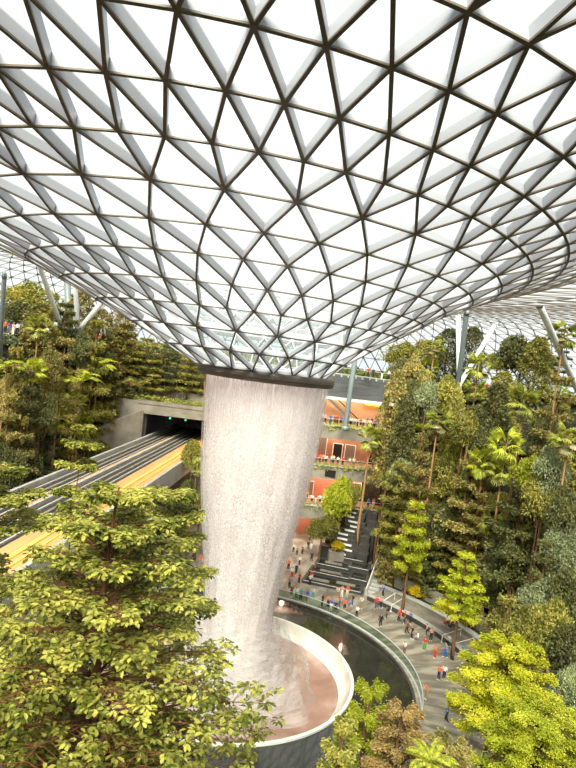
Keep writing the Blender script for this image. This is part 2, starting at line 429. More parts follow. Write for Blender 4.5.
fall = empty('waterfall', (.8, 0, -3.2)); tag(fall, 'tall white round curtain of falling water dropping from the roof ring into the pool', 'waterfall')
def sheet(name, k, m, n=120, amp=.06):
    zs = np.linspace(-3.2, 30.2, 46); rs = np.interp(zs, WZ[::-1], WR[::-1])*k
    me = bpy.data.meshes.new(name); v = []; f = []; uvs = []
    for i, (z, r) in enumerate(zip(zs, rs)):
        for j in range(n+1):
            t = 2*pi*j/n; q = r*(1+amp*(1-z/32)*math.sin(7*t+k*9)*math.sin(13*t+2)*.5)
            v.append((q*cos(t), q*sin(t), z+3.2))
    for i in range(len(zs)-1):
        for j in range(n): f.append((i*(n+1)+j, i*(n+1)+j+1, (i+1)*(n+1)+j+1, (i+1)*(n+1)+j))
    me.from_pydata(v, [], f); me.materials.append(m); ul = me.uv_layers.new(name='UVMap')
    U = np.array([((i % (n+1))/n, (i//(n+1))/(len(zs)-1)) for i in range(len(v))])
    li = np.zeros(len(me.loops), int); me.loops.foreach_get('vertex_index', li)
    ul.data.foreach_set('uv', U[li].ravel()); me.polygons.foreach_set('use_smooth', [True]*len(f)); me.update()
    o = bpy.data.objects.new(name, me); link(o, fall); return o
sheet('outer_veil', 1.0, watermat('water veil thin', 360, 13, 1.3, (.1, .6), (.02, .42)))
sheet('drop_curtain', .965, watermat('water drop curtain', 300, 13, 4.7, (.08, .95), (.12, .85)))
sheet('main_curtain', .92, watermat('water curtain', 240, 12, 2.9, (.35, 1), (.45, .95)))
sheet('inner_curtain', .84, watermat('inner water curtain', 150, 7, 8.1, (.8, 1), (.8, 1)))
def spray(name, prof, m, n=96):
    prof = np.array(prof); k = len(prof); v = []; f = []
    for r, z in prof:
        for j in range(n+1):
            t = 2*pi*j/n; q = r*(1+.07*math.sin(5*t+z)+.04*math.sin(11*t-z*2)); v.append((q*cos(t), q*sin(t), z+3.2))
    for i in range(k-1):
        for j in range(n): f.append((i*(n+1)+j, i*(n+1)+j+1, (i+1)*(n+1)+j+1, (i+1)*(n+1)+j))
    me = bpy.data.meshes.new(name); me.from_pydata(v, [], f); me.materials.append(m); ul = me.uv_layers.new(name='UVMap')
    U = np.array([((i % (n+1))/n, (i//(n+1))/(k-1)) for i in range(len(v))]); li = np.zeros(len(me.loops), int); me.loops.foreach_get('vertex_index', li)
    ul.data.foreach_set('uv', U[li].ravel()); me.polygons.foreach_set('use_smooth', [True]*len(f)); me.update(); link(bpy.data.objects.new(name, me), fall)
for k, (s, top_) in enumerate(((1.0, 10), (1.22, 8), (1.5, 6.5), (1.85, 4.5))):
    P_ = [(s*(3.5+1.7*(1-q)**2.2), -2.4+(top_+2.4)*q) for q in np.linspace(0, 1, 14)]
    spray('spray_veil', P_, watermat('fine spray %d' % k, 26, 2.2, 11+k*3.7, (.04, .36-.05*k), (.12, .55-.07*k), .36, .66, (.92, .89, .88, 1), (1.0, .55)))

# ------------------------------------------------------------------ viaduct
m_orange = mat('orange walkway grating', (222, 168, 108), .7, .25, .6, stretch=(3, .3, 1))
m_ballast = mat('dark track bed', (62, 54, 46), .8, .3, 1)
m_railw = mat('worn running rail', (206, 200, 192), .3)
m_yellow = mat('yellow cable tray', (232, 196, 92), .6)
TD = np.array([.109, 1.0]); TD /= np.linalg.norm(TD)
def track_box(mb, u0, u1, z0, z1, y0=-46, y1=74, mi=0):
    ex = (TD[1], -TD[0]); ey = (TD[0], TD[1])
    o = (track_x(0), 0, 0)
    mb.box((u0, y0, z0), (u1, y1, z1), mi, (o, ex, ey))
via = empty('railway_viaduct', (track_x(0), 0, 0)); tag(via, 'concrete railway viaduct with two dark tracks and orange walkways into the tunnel', 'viaduct')
via.location = (0, 0, 0)
ZT = 14.0
mb = MB(); track_box(mb, -4.9, 5.9, ZT-1.3, ZT-.35); mb.build('deck', m_conc, via)
mb = MB(); track_box(mb, -5.15, -4.75, ZT-1.2, ZT+.45); mb.build('parapet', m_conc_pale, via)
mb = MB(); track_box(mb, 5.8, 6.15, ZT-2.6, ZT+.1); mb.build('parapet', m_conc_pale, via)
for u in (-3.1, .9):
    mb = MB(); track_box(mb, u-1.55, u+1.25, ZT-.35, ZT-.22); mb.build('track_bed', m_ballast, via)
    for q in (-1.1, .8):
        mb = MB(); track_box(mb, u+q-.08, u+q+.08, ZT-.22, ZT-.04)
        for k in range(0): pass
        mb.build('guide_rail', m_railw, via)
    mb = MB(); track_box(mb, u-.3, u+.02, ZT-.22, ZT-.1); mb.build('power_rail', m_conc, via)
    tag(mb and via.children[-1], 'grey centre rail')
mb = MB(); track_box(mb, -1.8, -1.2, ZT-.35, ZT+.02); mb.build('walkway', m_orange, via)
mb = MB(); track_box(mb, -1.15, -.78, ZT-.35, ZT+.28); mb.build('kerb_beam', m_conc_pale, via)
mb = MB(); track_box(mb, 2.35, 5.8, ZT-.35, ZT-.05); mb.build('walkway', m_orange, via)
mb = MB(); track_box(mb, 3.8, 4.2, ZT-.05, ZT+.06); track_box(mb, 4.8, 5.0, ZT-.05, ZT+.05); mb.build('cable_tray', m_yellow, via)
for y in (-30, -6, 18, 40):
    mb = MB(); c = track_x(y); mb.tube([(c, y, H(c, y)-.3), (c, y, ZT-1.9)], 1.0, 16); mb.tube([(c-3.6, y, ZT-1.7), (c+3.6, y, ZT-1.7)], .42, 8)
    mb.build('pier', m_conc, via)

# tunnel mouth
tun = empty('tunnel_portal', (0, 0, 0)); tun['kind'] = 'structure'; tun.name = 'wall_tunnel'
Yp = 51.0
mb = MB(); mb.box((-21.2, Yp, 18.5), (-4.5, Yp+1.2, 20.8)); mb.box((-21.6, Yp-.15, 20.3), (-4.5, Yp+1.3, 20.95)); mb.box((-27.5, Yp, 14.8), (-21.2, Yp+1.2, 20.8)); mb.build('lintel', m_conc, tun)
mb = MB(); mb.add([(-20.3, Yp, 0), (-28.5, Yp-7, 0), (-28.5, Yp-7, 14.8), (-20.3, Yp, 19.2), (-20.3, Yp+1.2, 0), (-29.5, Yp-6, 0), (-29.5, Yp-6, 14.8), (-20.3, Yp+1.2, 19.2)],
   [(0, 3, 2, 1), (4, 5, 6, 7), (3, 7, 6, 2), (1, 2, 6, 5), (0, 4, 7, 3)]); mb.build('wing_wall', m_conc, tun)
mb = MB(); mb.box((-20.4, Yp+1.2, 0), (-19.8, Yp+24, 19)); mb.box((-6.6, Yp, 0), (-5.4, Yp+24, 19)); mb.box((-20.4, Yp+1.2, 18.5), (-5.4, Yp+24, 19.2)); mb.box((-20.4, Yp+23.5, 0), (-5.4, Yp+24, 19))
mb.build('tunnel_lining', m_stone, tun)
mb = MB(); mb.box((-20.4, Yp-.2, 0), (-5.4, Yp+.6, ZT-1.35)); mb.build('abutment', m_conc, tun)
for k, y in enumerate((Yp+3.3, Yp+6.5, Yp+9.7)):
    pass
for k in range(2):
    g = MB(); g.box((-16.4+k*3.0, Yp+6, 17.3), (-16.1+k*3.0, Yp+6.2, 17.6)); o = g.build('tunnel_signal', mat('green signal lamp', (60, 200, 150), .4, emis=(60, 220, 160), estr=1.5))
    tag(o, ['green signal lamp on the left inside the dark tunnel', 'green signal lamp on the right inside the dark tunnel'][k], 'signal')

# ------------------------------------------------------------------ terrace building behind the pool
m_floor_in = mat('pinkish terrace floor', (196, 150, 124), .5, .15, .5)
m_shop = mat('warm shopfront wall', (236, 150, 104), .6, .25, .5, stretch=(2, 1, .5))
m_shop2 = mat('cream shopfront wall', (222, 182, 142), .6, .15, .3)
m_grglass = mat('grey shop glass', (128, 118, 106), .15)
m_dkglass = mat('dark shop glass', (44, 38, 36), .1)
m_white = mat('white trim', (236, 234, 230), .5)
BX0, BX1 = -4.0, 27.0
def fy(x): return 41.6+.09*x+.004*(x-8)**2           # front edge of the terraces
xs = np.linspace(BX0, BX1, 25)
def slab(name, z0, z1, y_off0, y_off1, m, parent, x0=BX0, x1=BX1):
    mb = MB(); q = np.linspace(x0, x1, 25); vs = []; fs = []
    for x in q:
        for yo, z in ((y_off0, z0), (y_off1, z0), (y_off1, z1), (y_off0, z1)): vs.append((x, fy(x)+yo, z))
    for i in range(len(q)-1):
        for k in range(4): fs.append((4*i+k, 4*i+4+k, 4*i+4+(k+1) % 4, 4*i+(k+1) % 4))
    n = 4*(len(q)-1); fs += [(3, 2, 1, 0), (n, n+1, n+2, n+3)]
    mb.add(vs, fs); return mb.build(name, m, parent)
LEV = [(7.3, 'lower', m_shop), (14.4, 'middle', m_shop), (21.4, 'upper', m_shop2)]
bld = empty('wall_back', (0, 0, 0)); bld['kind'] = 'structure'
mb = MB(); mb.box((BX0-1, 53.2, 0), (BX1+2, 54, 30.2)); mb.build('rear_wall', m_shop2, bld)
for i, (z, nm, sm) in enumerate(LEV):
    t = empty('floor_'+nm+'_terrace', (0, 0, 0)); t['kind'] = 'structure'
    slab('floor_slab', z-.5, z, .3, 11.4, m_floor_in, t)
    slab('planter_fascia', z-2.3, z-.1, -.35, .3, m_conc, t)
    slab('planter_edge', z-.1, z+.02, -.5, .45, m_conc_pale, t)
    slab('balustrade_glass', z+.02, z+1.05, .5, .53, m_rail_glass, t)
    slab('hand_rail', z+1.05, z+1.1, .47, .56, m_paint, t)
    slab('soffit', z-.75, z-.5, .3, 11.4, m_white, t)
    # leafy strip on the planter
    v = MB()
    for k in range(1500):
        x = rng.uniform(BX0, BX1); p = np.array([x, fy(x)+rng.uniform(-.65, .3), z+.02+rng.normal(0, .13)]); 
        if rng.random() < .4: p += np.array([0, -.15, -rng.uniform(0, .7)])
        d = rng.normal(size=3); d /= np.linalg.norm(d); e = np.cross(d, rng.normal(size=3)); e /= np.linalg.norm(e); s = rng.uniform(.16, .3)
        v.add([p-d*s, p+e*s*.5, p+d*s, p-e*s*.5], [(0, 1, 2, 3)])
    o = v.build('terrace_hedge', LM['hedge']); tag(o, 'yellow green planting trailing over the '+nm+' terrace edge', 'hedge', kind='stuff')
# shop fronts on each storey: piers, dark openings, lit interior
def storey(z0, z1, m, openings, nm):
    mb = MB(); mb.box((BX0, 50.2, z0), (BX1, 50.6, z1)); o = mb.build('shopfront', m, bld)
    for a, b, h, mm in openings:
        g = MB(); g.box((a, 49.95, z0+.05), (b, 50.2, z0+h)); g.build('shop_opening', mm, o)
        f = MB(); f.box((a-.12, 49.85, z0), (a, 50.2, z0+h+.12)); f.box((b, 49.85, z0), (b+.12, 50.2, z0+h+.12)); f.box((a, 49.85, z0+h), (b, 50.2, z0+h+.12)); f.build('shop_frame', m_white, o)
m_glow = mat('lit orange shop window', (250, 150, 90), .5, emis=(255, 140, 80), estr=.9)
m_glowy = mat('lit yellow sign', (255, 210, 60), .5, emis=(255, 190, 40), estr=1.6)
m_glowr = mat('lit red display', (230, 110, 70), .5, .6, 2.5, emis=(240, 96, 50), estr=.45)
storey(0, 6.6, mat('salmon terrace wall', (214, 138, 112), .7, .1, .4), [(1, 6.5, 3.4, m_dkglass), (13, 18, 3.2, m_dkglass)], 'ground')
storey(7.3, 13.7, mat('coral shop wall', (214, 142, 116), .7, .1, .4), [(6.6, 8.2, 3.6, m_glow), (11.2, 12.2, 2.6, m_grglass), (17, 21, 3.2, m_grglass)], 'lower')
storey(14.4, 20.7, mat('brown shop wall', (168, 124, 94), .7, .15, .4), [(4.6, 9.5, 4.6, m_glowr), (10.2, 11.8, 4.6, m_grglass), (12.1, 13.6, 4.6, m_grglass), (15, 16.6, 3, m_dkglass), (17.2, 19, 3, m_grglass)], 'middle')
storey(21.4, 28.6, m_shop2, [(9.4, 11.0, 3.2, m_grglass)], 'upper')
sg = MB(); sg.box((19.8, 49.5, 25.2), (22.4, 49.8, 26.3)); tag(sg.build('lit_sign', m_glowy), 'glowing yellow shop sign on the upper terrace by the trees', 'sign')
# rounded white door arch by the fall, on the upper terrace
ar = MB(); ar.tube([(8.6, 47.2, 21.4), (8.6, 47.2, 25.2), (8.2, 47.2, 25.8), (7.6, 47.2, 26), (4, 47.2, 26)], .22, 8); tag(ar.build('white_arch', m_white, None, True), 'rounded white door arch on the upper terrace beside the waterfall', 'arch')
# escalator on the upper terrace
es = empty('escalator', (0, 0, 0)); tag(es, 'escalator climbing behind the people on the upper terrace', 'escalator')
mb = MB(); mb.add([(12.6, 48.6, 25.4), (17.8, 48.6, 21.42), (17.8, 49.6, 21.42), (12.6, 49.6, 25.4), (12.6, 48.6, 26.0), (18.3, 48.6, 21.62), (18.3, 49.6, 21.62), (12.6, 49.6, 26.0)], [(0, 3, 2, 1), (4, 5, 6, 7), (0, 1, 5, 4), (2, 3, 7, 6), (1, 2, 6, 5), (3, 0, 4, 7)]); mb.build('stair_run', m_coldark, es)
mb = MB(); mb.tube([(12.6, 48.6, 27.0), (18.6, 48.6, 22.5)], .08, 6); mb.build('hand_rail', m_dkglass, es)
mb = MB(); mb.tube([(12.6, 49.6, 27.0), (18.6, 49.6, 22.5)], .08, 6); mb.build('hand_rail', m_dkglass, es)
# notice panel on the middle fascia
mb = MB(); x = 13.8; mb.box((x-1.15, fy(x)-.44, 12.5), (x+1.15, fy(x)-.36, 13.7)); tag(mb.build('dark_panel', m_dkglass), 'dark rectangular panel fixed to the concrete band under the middle terrace', 'panel')
# park slab at the top with dark slate fascia and green glass rail
top = empty('floor_park_slab', (0, 0, 0)); top['kind'] = 'structure'
slab('slate_fascia', 26.2, 30.2, 2.2, 3.0, m_slate, top, 6, 27)
slab('slab_edge', 25.7, 26.2, 2.0, 3.2, m_white, top, 6, 27)
slab('park_floor', 29.8, 30.3, 2.2, 12.5, m_conc_pale, top, -4, 27)
slab('soffit', 28.6, 28.9, 2.9, 12, m_white, top, -4, 27)
slab('glass_rail', 30.3, 31.4, 2.3, 2.34, m_rail_glass, top, 6, 27)
slab('hand_rail', 31.4, 31.46, 2.27, 2.37, m_paint, top, 6, 27)
# warm lamps under the soffits
def lamp(x, y, z, e, c=(1, .62, .36)):
    l = bpy.data.lights.new('downlight', 'POINT'); l.energy = e; l.color = c; l.shadow_soft_size = .4
    o = bpy.data.objects.new('downlight', l); o.location = (x, y, z); link(o)
for x in (3, 9, 15, 21):
    lamp(x, 47.6, 5.2, 200, (1, .74, .56)); lamp(x, 47.8, 12.4, 300, (1, .74, .56)); lamp(x, 47.8, 19.4, 300, (1, .74, .56)); lamp(x, 47.8, 27.6, 380, (1, .84, .66))

# ------------------------------------------------------------------ cascade, stairs and benches by the pool
m_blackwater = noise_ramp('black cascade water', [(.3, (18, 18, 18)), (.7, (50, 50, 48))], .8, .06, 3, bump=.08)
m_foamline = mat('white running water', (232, 232, 226), .4)
cf = empty('cascade_fountain', (16, 30, 0)); tag(cf, 'dark stone cascade fountain with stepped black pools at the foot of the stairs', 'fountain')
cf.location = (0, 0, 0)
def fr(o, d):                                                           # local frame at o, y axis along d
    d = np.array(d, float)/np.linalg.norm(d); return (np.array([o[0], o[1], 0]), (d[1], -d[0]), (d[0], d[1]))
fx = fr((14.3, 25.6), (.28, 1))
def rim_pool(x0, x1, y0, y1, z, wd=.45):
    mb = MB()
    for a, b in (((x0, y0, 0), (x1, y0+wd, z)), ((x0, y1-wd, 0), (x1, y1, z)), ((x0, y0+wd, 0), (x0+wd, y1-wd, z)), ((x1-wd, y0+wd, 0), (x1, y1-wd, z))): mb.box(a, b, 0, fx)
    p = mb.build('basin_wall', m_stone, cf)
    mb = MB(); mb.box((x0+wd, y0+wd, 0), (x1-wd, y1-wd, z-.12), 0, fx); mb.build('basin_water', m_blackwater, cf)
    mb = MB(); mb.box((x0+.2, y0-.03, z-.02), (x1-.2, y0+.05, z+.02), 0, fx); mb.build('spill_edge', m_foamline, cf)
rim_pool(-4.4, 4.4, -1.6, 2.0, .4); rim_pool(-4.2, 2.2, 2.0, 5.0, .7); rim_pool(1.8, 4.8, 2.0, 5.6, .85); rim_pool(-3.8, 1.6, 5.0, 8.2, 1.05); rim_pool(1.2, 4.6, 5.6, 8.8, 1.35); rim_pool(-1.6, 3.4, 8.2, 10.4, 1.7)
for q in (((-3.2, -.4, 0), (-.6, .1, .5)), ((.4, .2, 0), (3.2, .7, .52)), ((-2.6, 3.2, 0), (.6, 3.6, .8)), ((-2.4, 6.4, 0), (.2, 6.8, 1.15))):
    mb = MB(); mb.box(q[0], q[1], 0, fx); mb.build('stone_weir', m_conc, cf)
cs = empty('water_stair', (0, 0, 0)); tag(cs, 'steep dark water stair with white running steps climbing between the trees', 'cascade')
f2 = fr((16.6, 34.4), (.36, 1))
for k in range(11):
    mb = MB(); z = 2.0+k*.54; off = .5*math.sin(k*1.3)
    mb.box((-1.9+off, k*.95, 0), (1.9+off, k*.95+1.1, z), 0, f2); st = mb.build('step', m_stone, cs)
    mb = MB(); o2 = off*1.6; mb.box((-1.2+o2, k*.95-.04, z-.22), (.5+o2, k*.95, z+.02), 0, f2); mb.box((-1.2+o2, k*.95, z), (.5+o2, k*.95+.2, z+.03), 0, f2); mb.build('running_water', m_foamline, st)
for sgn, nm in ((-1, 'a'), (1, 'b')):
    mb = MB()
    for k in range(6): mb.box((sgn*2.9-.8+.3*math.sin(k*2+sgn), k*1.8, 0), (sgn*2.9+.8+.3*math.sin(k*2+sgn), k*1.8+1.9, 2.6+k*.9), 0, f2)
    mb.build('rock_wall', m_stone, cs)
# wide stairs with white handrail wall
ws = empty('plaza_stair', (0, 0, 0)); tag(ws, 'wide pale stone stairs rising right of the cascade fountain', 'stairs')
f3 = fr((19.8, 22.8), (.36, 1))
for k in range(10):
    mb = MB(); mb.box((-1.0, k*.95, 0), (2.0, k*.95+1.0, .24*(k+1)), 0, f3); stp = mb.build('step', m_conc_pale, ws)
    mb = MB(); mb.box((-1.0, k*.95, .24*(k+1)), (2.0, k*.95+.12, .24*(k+1)+.02), 0, f3); mb.build('nosing', m_stone, stp)
mb = MB(); mb.box((-1.3, 9.4, 0), (4.0, 13, 2.45), 0, f3); mb.build('landing', m_conc_pale, ws)
hr = empty('stair_handrail', (0, 0, 0)); tag(hr, 'sloping white handrail on the left side of the plaza stairs', 'handrail')
def f3p(u, v, z): return np.array([f3[0][0]+u*f3[1][0]+v*f3[2][0], f3[0][1]+u*f3[1][1]+v*f3[2][1], z])
mb = MB(); mb.add([f3p(-1.3, -.3, 0), f3p(-1.0, -.3, 0), f3p(-1.0, 9.6, 0), f3p(-1.3, 9.6, 0), f3p(-1.3, -.3, .7), f3p(-1.0, -.3, .7), f3p(-1.0, 9.6, 3.1), f3p(-1.3, 9.6, 3.1)],
   [(0, 3, 2, 1), (4, 5, 6, 7), (0, 1, 5, 4), (1, 2, 6, 5), (2, 3, 7, 6), (3, 0, 4, 7)]); mb.build('rail_wall', m_conc_pale, hr)
mb = MB(); mb.tube([f3p(-1.15, -.3, 1.05), f3p(-1.15, 9.6, 3.45)], .08, 6); 
for v in (0, 3.2, 6.4, 9.4): mb.tube([f3p(-1.15, v, .6+v*.24), f3p(-1.15, v, 1.1+v*.24)], .05, 6)
mb.build('rail', m_white, hr)
# curved seating terrace
T0, T1 = RAD(-8), RAD(49)
bt = empty('seating_terrace', (0, 0, 0)); tag(bt, 'long curved stone seating terrace with dark riser at the foot of the right slope', 'terrace seating')
mb = MB(); mb.arc(28.3, 28.7, 0, .62, T0, T1, 60); mb.build('bench_wall', m_stone, bt)
mb = MB(); mb.arc(28.2, 29.0, .62, .74, T0, T1, 60); mb.build('bench_top', m_conc_pale, bt)
mb = MB(); mb.arc(28.7, 31.5, 0, .6, T0, T1, 60); mb.build('upper_paving', m_conc, bt)
mb = MB(); mb.arc(31.4, 32.2, 0, 1.25, T0, T1, 60); mb.build('planter_wall', m_conc, bt)
mb = MB(); mb.arc(31.3, 32.3, 1.25, 1.37, T0, T1, 60); mb.build('planter_cap', m_conc_pale, bt)
mb = MB(); mb.arc(32.3, 33.4, 0, 1.2, T0, T1, 60); mb.build('planting_bed', m_soil, bt)
mb = MB(); mb.arc(33.6, 34.0, 0, 2.9, T0, RAD(47), 60); mb.build('rear_wall', m_conc, bt)
for k, td in enumerate((43.5, 40.5, 22, 17.5)):
    t = RAD(td); e = np.array([cos(t), sin(t)]); s = empty('step_handrail', (28.0*e[0], 28.0*e[1], 0))
    tag(s, ['short pale handrail at the seating nearest the plaza stairs', 'short pale handrail on the seating, second from the plaza stairs', 'short pale handrail midway along the curved seating beside seated people', 'short pale handrail at the far right of the curved seating'][k], 'handrail')
    mb = MB(); mb.tube([(0, 0, 0), (0, 0, .9), (2.8*e[0], 2.8*e[1], 1.5), (2.8*e[0], 2.8*e[1], .6)], .045, 6); mb.build('rail', m_white, s)
    mb = MB(); mb.box((-.1, -.1, 0), (.1, .1, .03)); mb.build('foot_plate', m_white, s)

# ------------------------------------------------------------------ roof columns
def hit(px, py):
    r = ray(px, py); d = 20.
    while d < 190:
        p = EYE+r*d
        if p[2] < H(p[0], p[1]): return p
        d += .4
    return None
def column(p0, p1, r, m, label, n=14):
    p0 = np.array(p0); p1 = np.array(p1); o = empty('roof_column', p0); tag(o, label, 'column')
    d = p1-p0; L = np.linalg.norm(d); u = d/L
    mb = MB(); mb.tube([p0*0, u*.02*L, u*.98*L, d], [r*.8, r, r, r*.55], n); mb.build('shaft', m, o, True)
    mb = MB(); mb.tube([u*(L-.9), u*(L-.2)], [r*1.15, r*.8], n); mb.build('head_collar', m_coldark, o, True)
    mb = MB(); mb.tube([u*-.2, u*.5], [r*1.5, r*1.3], n); mb.build('base_shoe', m_coldark, o, True)
def col_px(a, da, b, db, r, m, label, ext_px=45):
    A = at_depth(a[0], a[1], da); B = at_depth(b[0], b[1], db); d = A-B
    # the foot: where the sight line of a point hidden in the trees meets the slope
    q = b[0]+(b[0]-a[0])/(b[1]-a[1])*ext_px, b[1]+ext_px; lo = hit(*q); d = A-lo
    column(lo, A+d/np.linalg.norm(d)*1.6, r, m, label)
col_px((541, 309), 76, (571, 376), 75, .42, m_col, 'pale grey column leaning left to the roof at the far right behind a palm')
col_px((458, 318), 112, (459, 376), 112, .42, m_col, 'upright white column beside a darker one above the right hand trees')
col_px((466, 318), 96, (458, 384), 96, .42, m_coldark, 'dark grey green column crossing in front of a white column')
col_px((499, 318), 116, (473, 362), 113, .42, m_col, 'pale column leaning right towards the roof above the right hand trees')
col_px((38, 262), 92, (56, 312), 90, .38, m_col, 'white column leaning left to the roof above the left slope')
col_px((67, 280), 112, (69, 312), 112, .6, m_coldark, 'thick upright grey column between two white columns on the left')
col_px((75, 280), 104, (77, 318), 104, .4, m_col, 'slim white column right of the thick grey column on the left')
col_px((104, 300), 104, (86, 322), 104, .45, m_col, 'short pale strut leaning right under the left edge of the funnel', ext_px=20)
col_px((4, 282), 80, (2, 318), 80, .3, m_coldark, 'dark slim post at the left end of the upper walkway')
A = at_depth(346, 420, 102); column((A[0], A[1], 21.45), (A[0]+.2, A[1], 38.5), .42, m_coldark, 'upright grey column standing on the upper terrace beside the waterfall')

# ------------------------------------------------------------------ plants
def leafmesh(name, P, D, Nn, Ln, Wd, m, fold=.0, six=False):
    """leaf blades at points P along D, facing Nn"""
    P = np.asarray(P, float); D = np.asarray(D, float); Nn = np.asarray(Nn, float)
    n = len(P); Ln = np.broadcast_to(Ln, n)[:, None]; Wd = np.broadcast_to(Wd, n)[:, None]
    D = D/np.linalg.norm(D, axis=1)[:, None]; Sd = np.cross(D, Nn); Sd /= np.linalg.norm(Sd, axis=1)[:, None]+1e-9
    U = np.cross(Sd, D)
    if six:
        V = np.stack([P, P+D*Ln*.35+Sd*Wd*.42+U*fold*Wd, P+D*Ln*.72+Sd*Wd*.5+U*fold*Wd*.6-U*Ln*.05, P+D*Ln-U*Ln*.18,
                      P+D*Ln*.72-Sd*Wd*.5+U*fold*Wd*.6-U*Ln*.05, P+D*Ln*.35-Sd*Wd*.42+U*fold*Wd], 1).reshape(-1, 3); k = 6
        f = np.arange(n)[:, None]*6+np.array([0, 1, 2, 3])[None]; g = np.arange(n)[:, None]*6+np.array([0, 3, 4, 5])[None]
        Fa = np.concatenate([f, g], 1).reshape(-1, 4)
    else:
        V = np.stack([P, P+D*Ln*.5+Sd*Wd*.5, P+D*Ln-U*Ln*.12, P+D*Ln*.5-Sd*Wd*.5], 1).reshape(-1, 3)
        Fa = np.arange(n*4).reshape(-1, 4)
    me = bpy.data.meshes.new(name); nv = len(V); nf = len(Fa)
    me.vertices.add(nv); me.vertices.foreach_set('co', V.ravel())
    me.loops.add(nf*4); me.loops.foreach_set('vertex_index', Fa.ravel().astype(np.int32))
    me.polygons.add(nf); me.polygons.foreach_set('loop_start', np.arange(nf, dtype=np.int32)*4)
    me.update(calc_edges=True); me.validate(); me.materials.append(m); return me

def rv(n, s=1.): return rng.normal(0, s, (n, 3))
def layered(n, R, h, tiers, Ls, m, flat=.14, top=.28, name='layered foliage', six=False, gap=.25):
    """tiers of near-horizontal sprays along radiating boughs; base at 0, top at h"""
    P = []; D = []; W = []
    per = n//tiers; boughs = []
    for t in range(tiers):
        q = t/(tiers-1); z = h*(.05+.9*q); rr = R*(1-(1-top)*q**1.3)*rng.uniform(.86, 1.1)*(.8+.2*min(1, q*4)); nb = rng.integers(6, 9)
        a0 = rng.uniform(0, 6.28); k = int(per*(.45+rr/R*.8))
        for b in range(nb): boughs.append((z, a0+b*2*pi/nb+rng.normal(0, .15), rr*rng.uniform(.75, 1.08)))
        bs = boughs[-nb:]; ch = rng.integers(0, nb, k)
        s = np.sqrt(rng.uniform(.03, 1, k)); A = np.array([x[1] for x in bs])[ch]; Rr = np.array([x[2] for x in bs])[ch]
        r = Rr*s; lat = rng.normal(0, gap, k)*Rr*(.25+.5*s)*(1.1-s*.5)
        x = r*np.cos(A)-lat*np.sin(A); y = r*np.sin(A)+lat*np.cos(A)
        zz = z+rng.normal(0, h*flat/tiers, k)+.10*h/tiers*3*s-.12*(s**3)*R*.4
        P.append(np.stack([x, y, zz], 1)); d = np.stack([np.cos(A), np.sin(A), 0*A], 1)+rv(k, .55)*np.array([1, 1, .35]); D.append(d)
        W.append(np.stack([0*A, 0*A, 0*A+1], 1)+rv(k, .35))
    P = np.concatenate(P); D = np.concatenate(D); W = np.concatenate(W)
    return leafmesh(name, P, D, W, Ls*rng.uniform(.7, 1.3, len(P)), Ls*.55, m, .15, six), boughs
def clumpy(n, R, h, nc, Ls, m, name='clumped foliage', egg=1., six=False):
    P = []; D = []; W = []
    for c in range(nc):
        v = rv(1)[0]; v /= np.linalg.norm(v); q = rng.uniform(.35, .85)
        cz = h*.5+v[2]*h*.42*q; wz = max(.25, 1-abs(cz/h-.42)*egg)
        cc = np.array([v[0]*R*q*wz, v[1]*R*q*wz, cz]); cr = R*rng.uniform(.26, .42)*wz+.1*R
        k = n//nc; u = rv(k); u /= np.linalg.norm(u, axis=1)[:, None]; u[:, 2] = np.where(u[:, 2] < -.3, -u[:, 2], u[:, 2])
        P.append(cc+u*cr*rng.uniform(.7, 1.05, (k, 1))*np.array([1, 1, .8])); D.append(u+rv(k, .6)-np.array([0, 0, .2])); W.append(u+np.array([0, 0, .6])+rv(k, .4))
    P = np.concatenate(P); D = np.concatenate(D); W = np.concatenate(W)
    return leafmesh(name, P, D, W, Ls*rng.uniform(.7, 1.3, len(P)), Ls*.6, m, .15, six)
def column_fol(n, R, h, Ls, m, name='columnar foliage'):
    z = rng.uniform(0, 1, n); a = rng.uniform(0, 2*pi, n); bump = 1+.28*np.sin(a*3+z*21)+.18*np.sin(a*5-z*37)
    r = R*np.sqrt(np.clip(1-(z*1.04-.35)**2/.48, .03, 1))*bump*rng.uniform(.6, 1, n)**.5
    P = np.stack([r*np.cos(a), r*np.sin(a), z*h], 1); D = np.stack([np.cos(a), np.sin(a), .15+0*a], 1)+rv(n, .6); W = np.stack([np.cos(a)*.4, np.sin(a)*.4, 1+0*a], 1)+rv(n, .4)
    return leafmesh(name, P, D, W, Ls*rng.uniform(.7, 1.3, n), Ls*.6, m)
def fan_crown(m, nf=26, L=2.0, name='fan fronds'):
    P = []; D = []; W = []; Ln = []
    for k in range(nf):
        el = RAD(rng.uniform(-35, 80)) if k > 6 else RAD(rng.uniform(-60, -25)); a = rng.uniform(0, 2*pi); d = np.array([cos(el)*cos(a), cos(el)*sin(a), sin(el)])
        s = np.cross(d, [0, 0, 1]); s /= np.linalg.norm(s); u = np.cross(s, d); hub = d*L*.48
        P.append(np.zeros(3)); D.append(d); W.append(u); Ln.append((L*.5, .06))
        for j in range(15):
            q = (j-7)/7*RAD(105); dd = d*cos(q)+s*sin(q)+u*(-.2-.25*abs(q)); P.append(hub); D.append(dd); W.append(u+rv(1, .15)[0]); Ln.append((L*.55*(1-.18*abs(q)), L*.075))
    Ln = np.array(Ln); return leafmesh(name, P, D, W, Ln[:, 0], Ln[:, 1], m, .1)
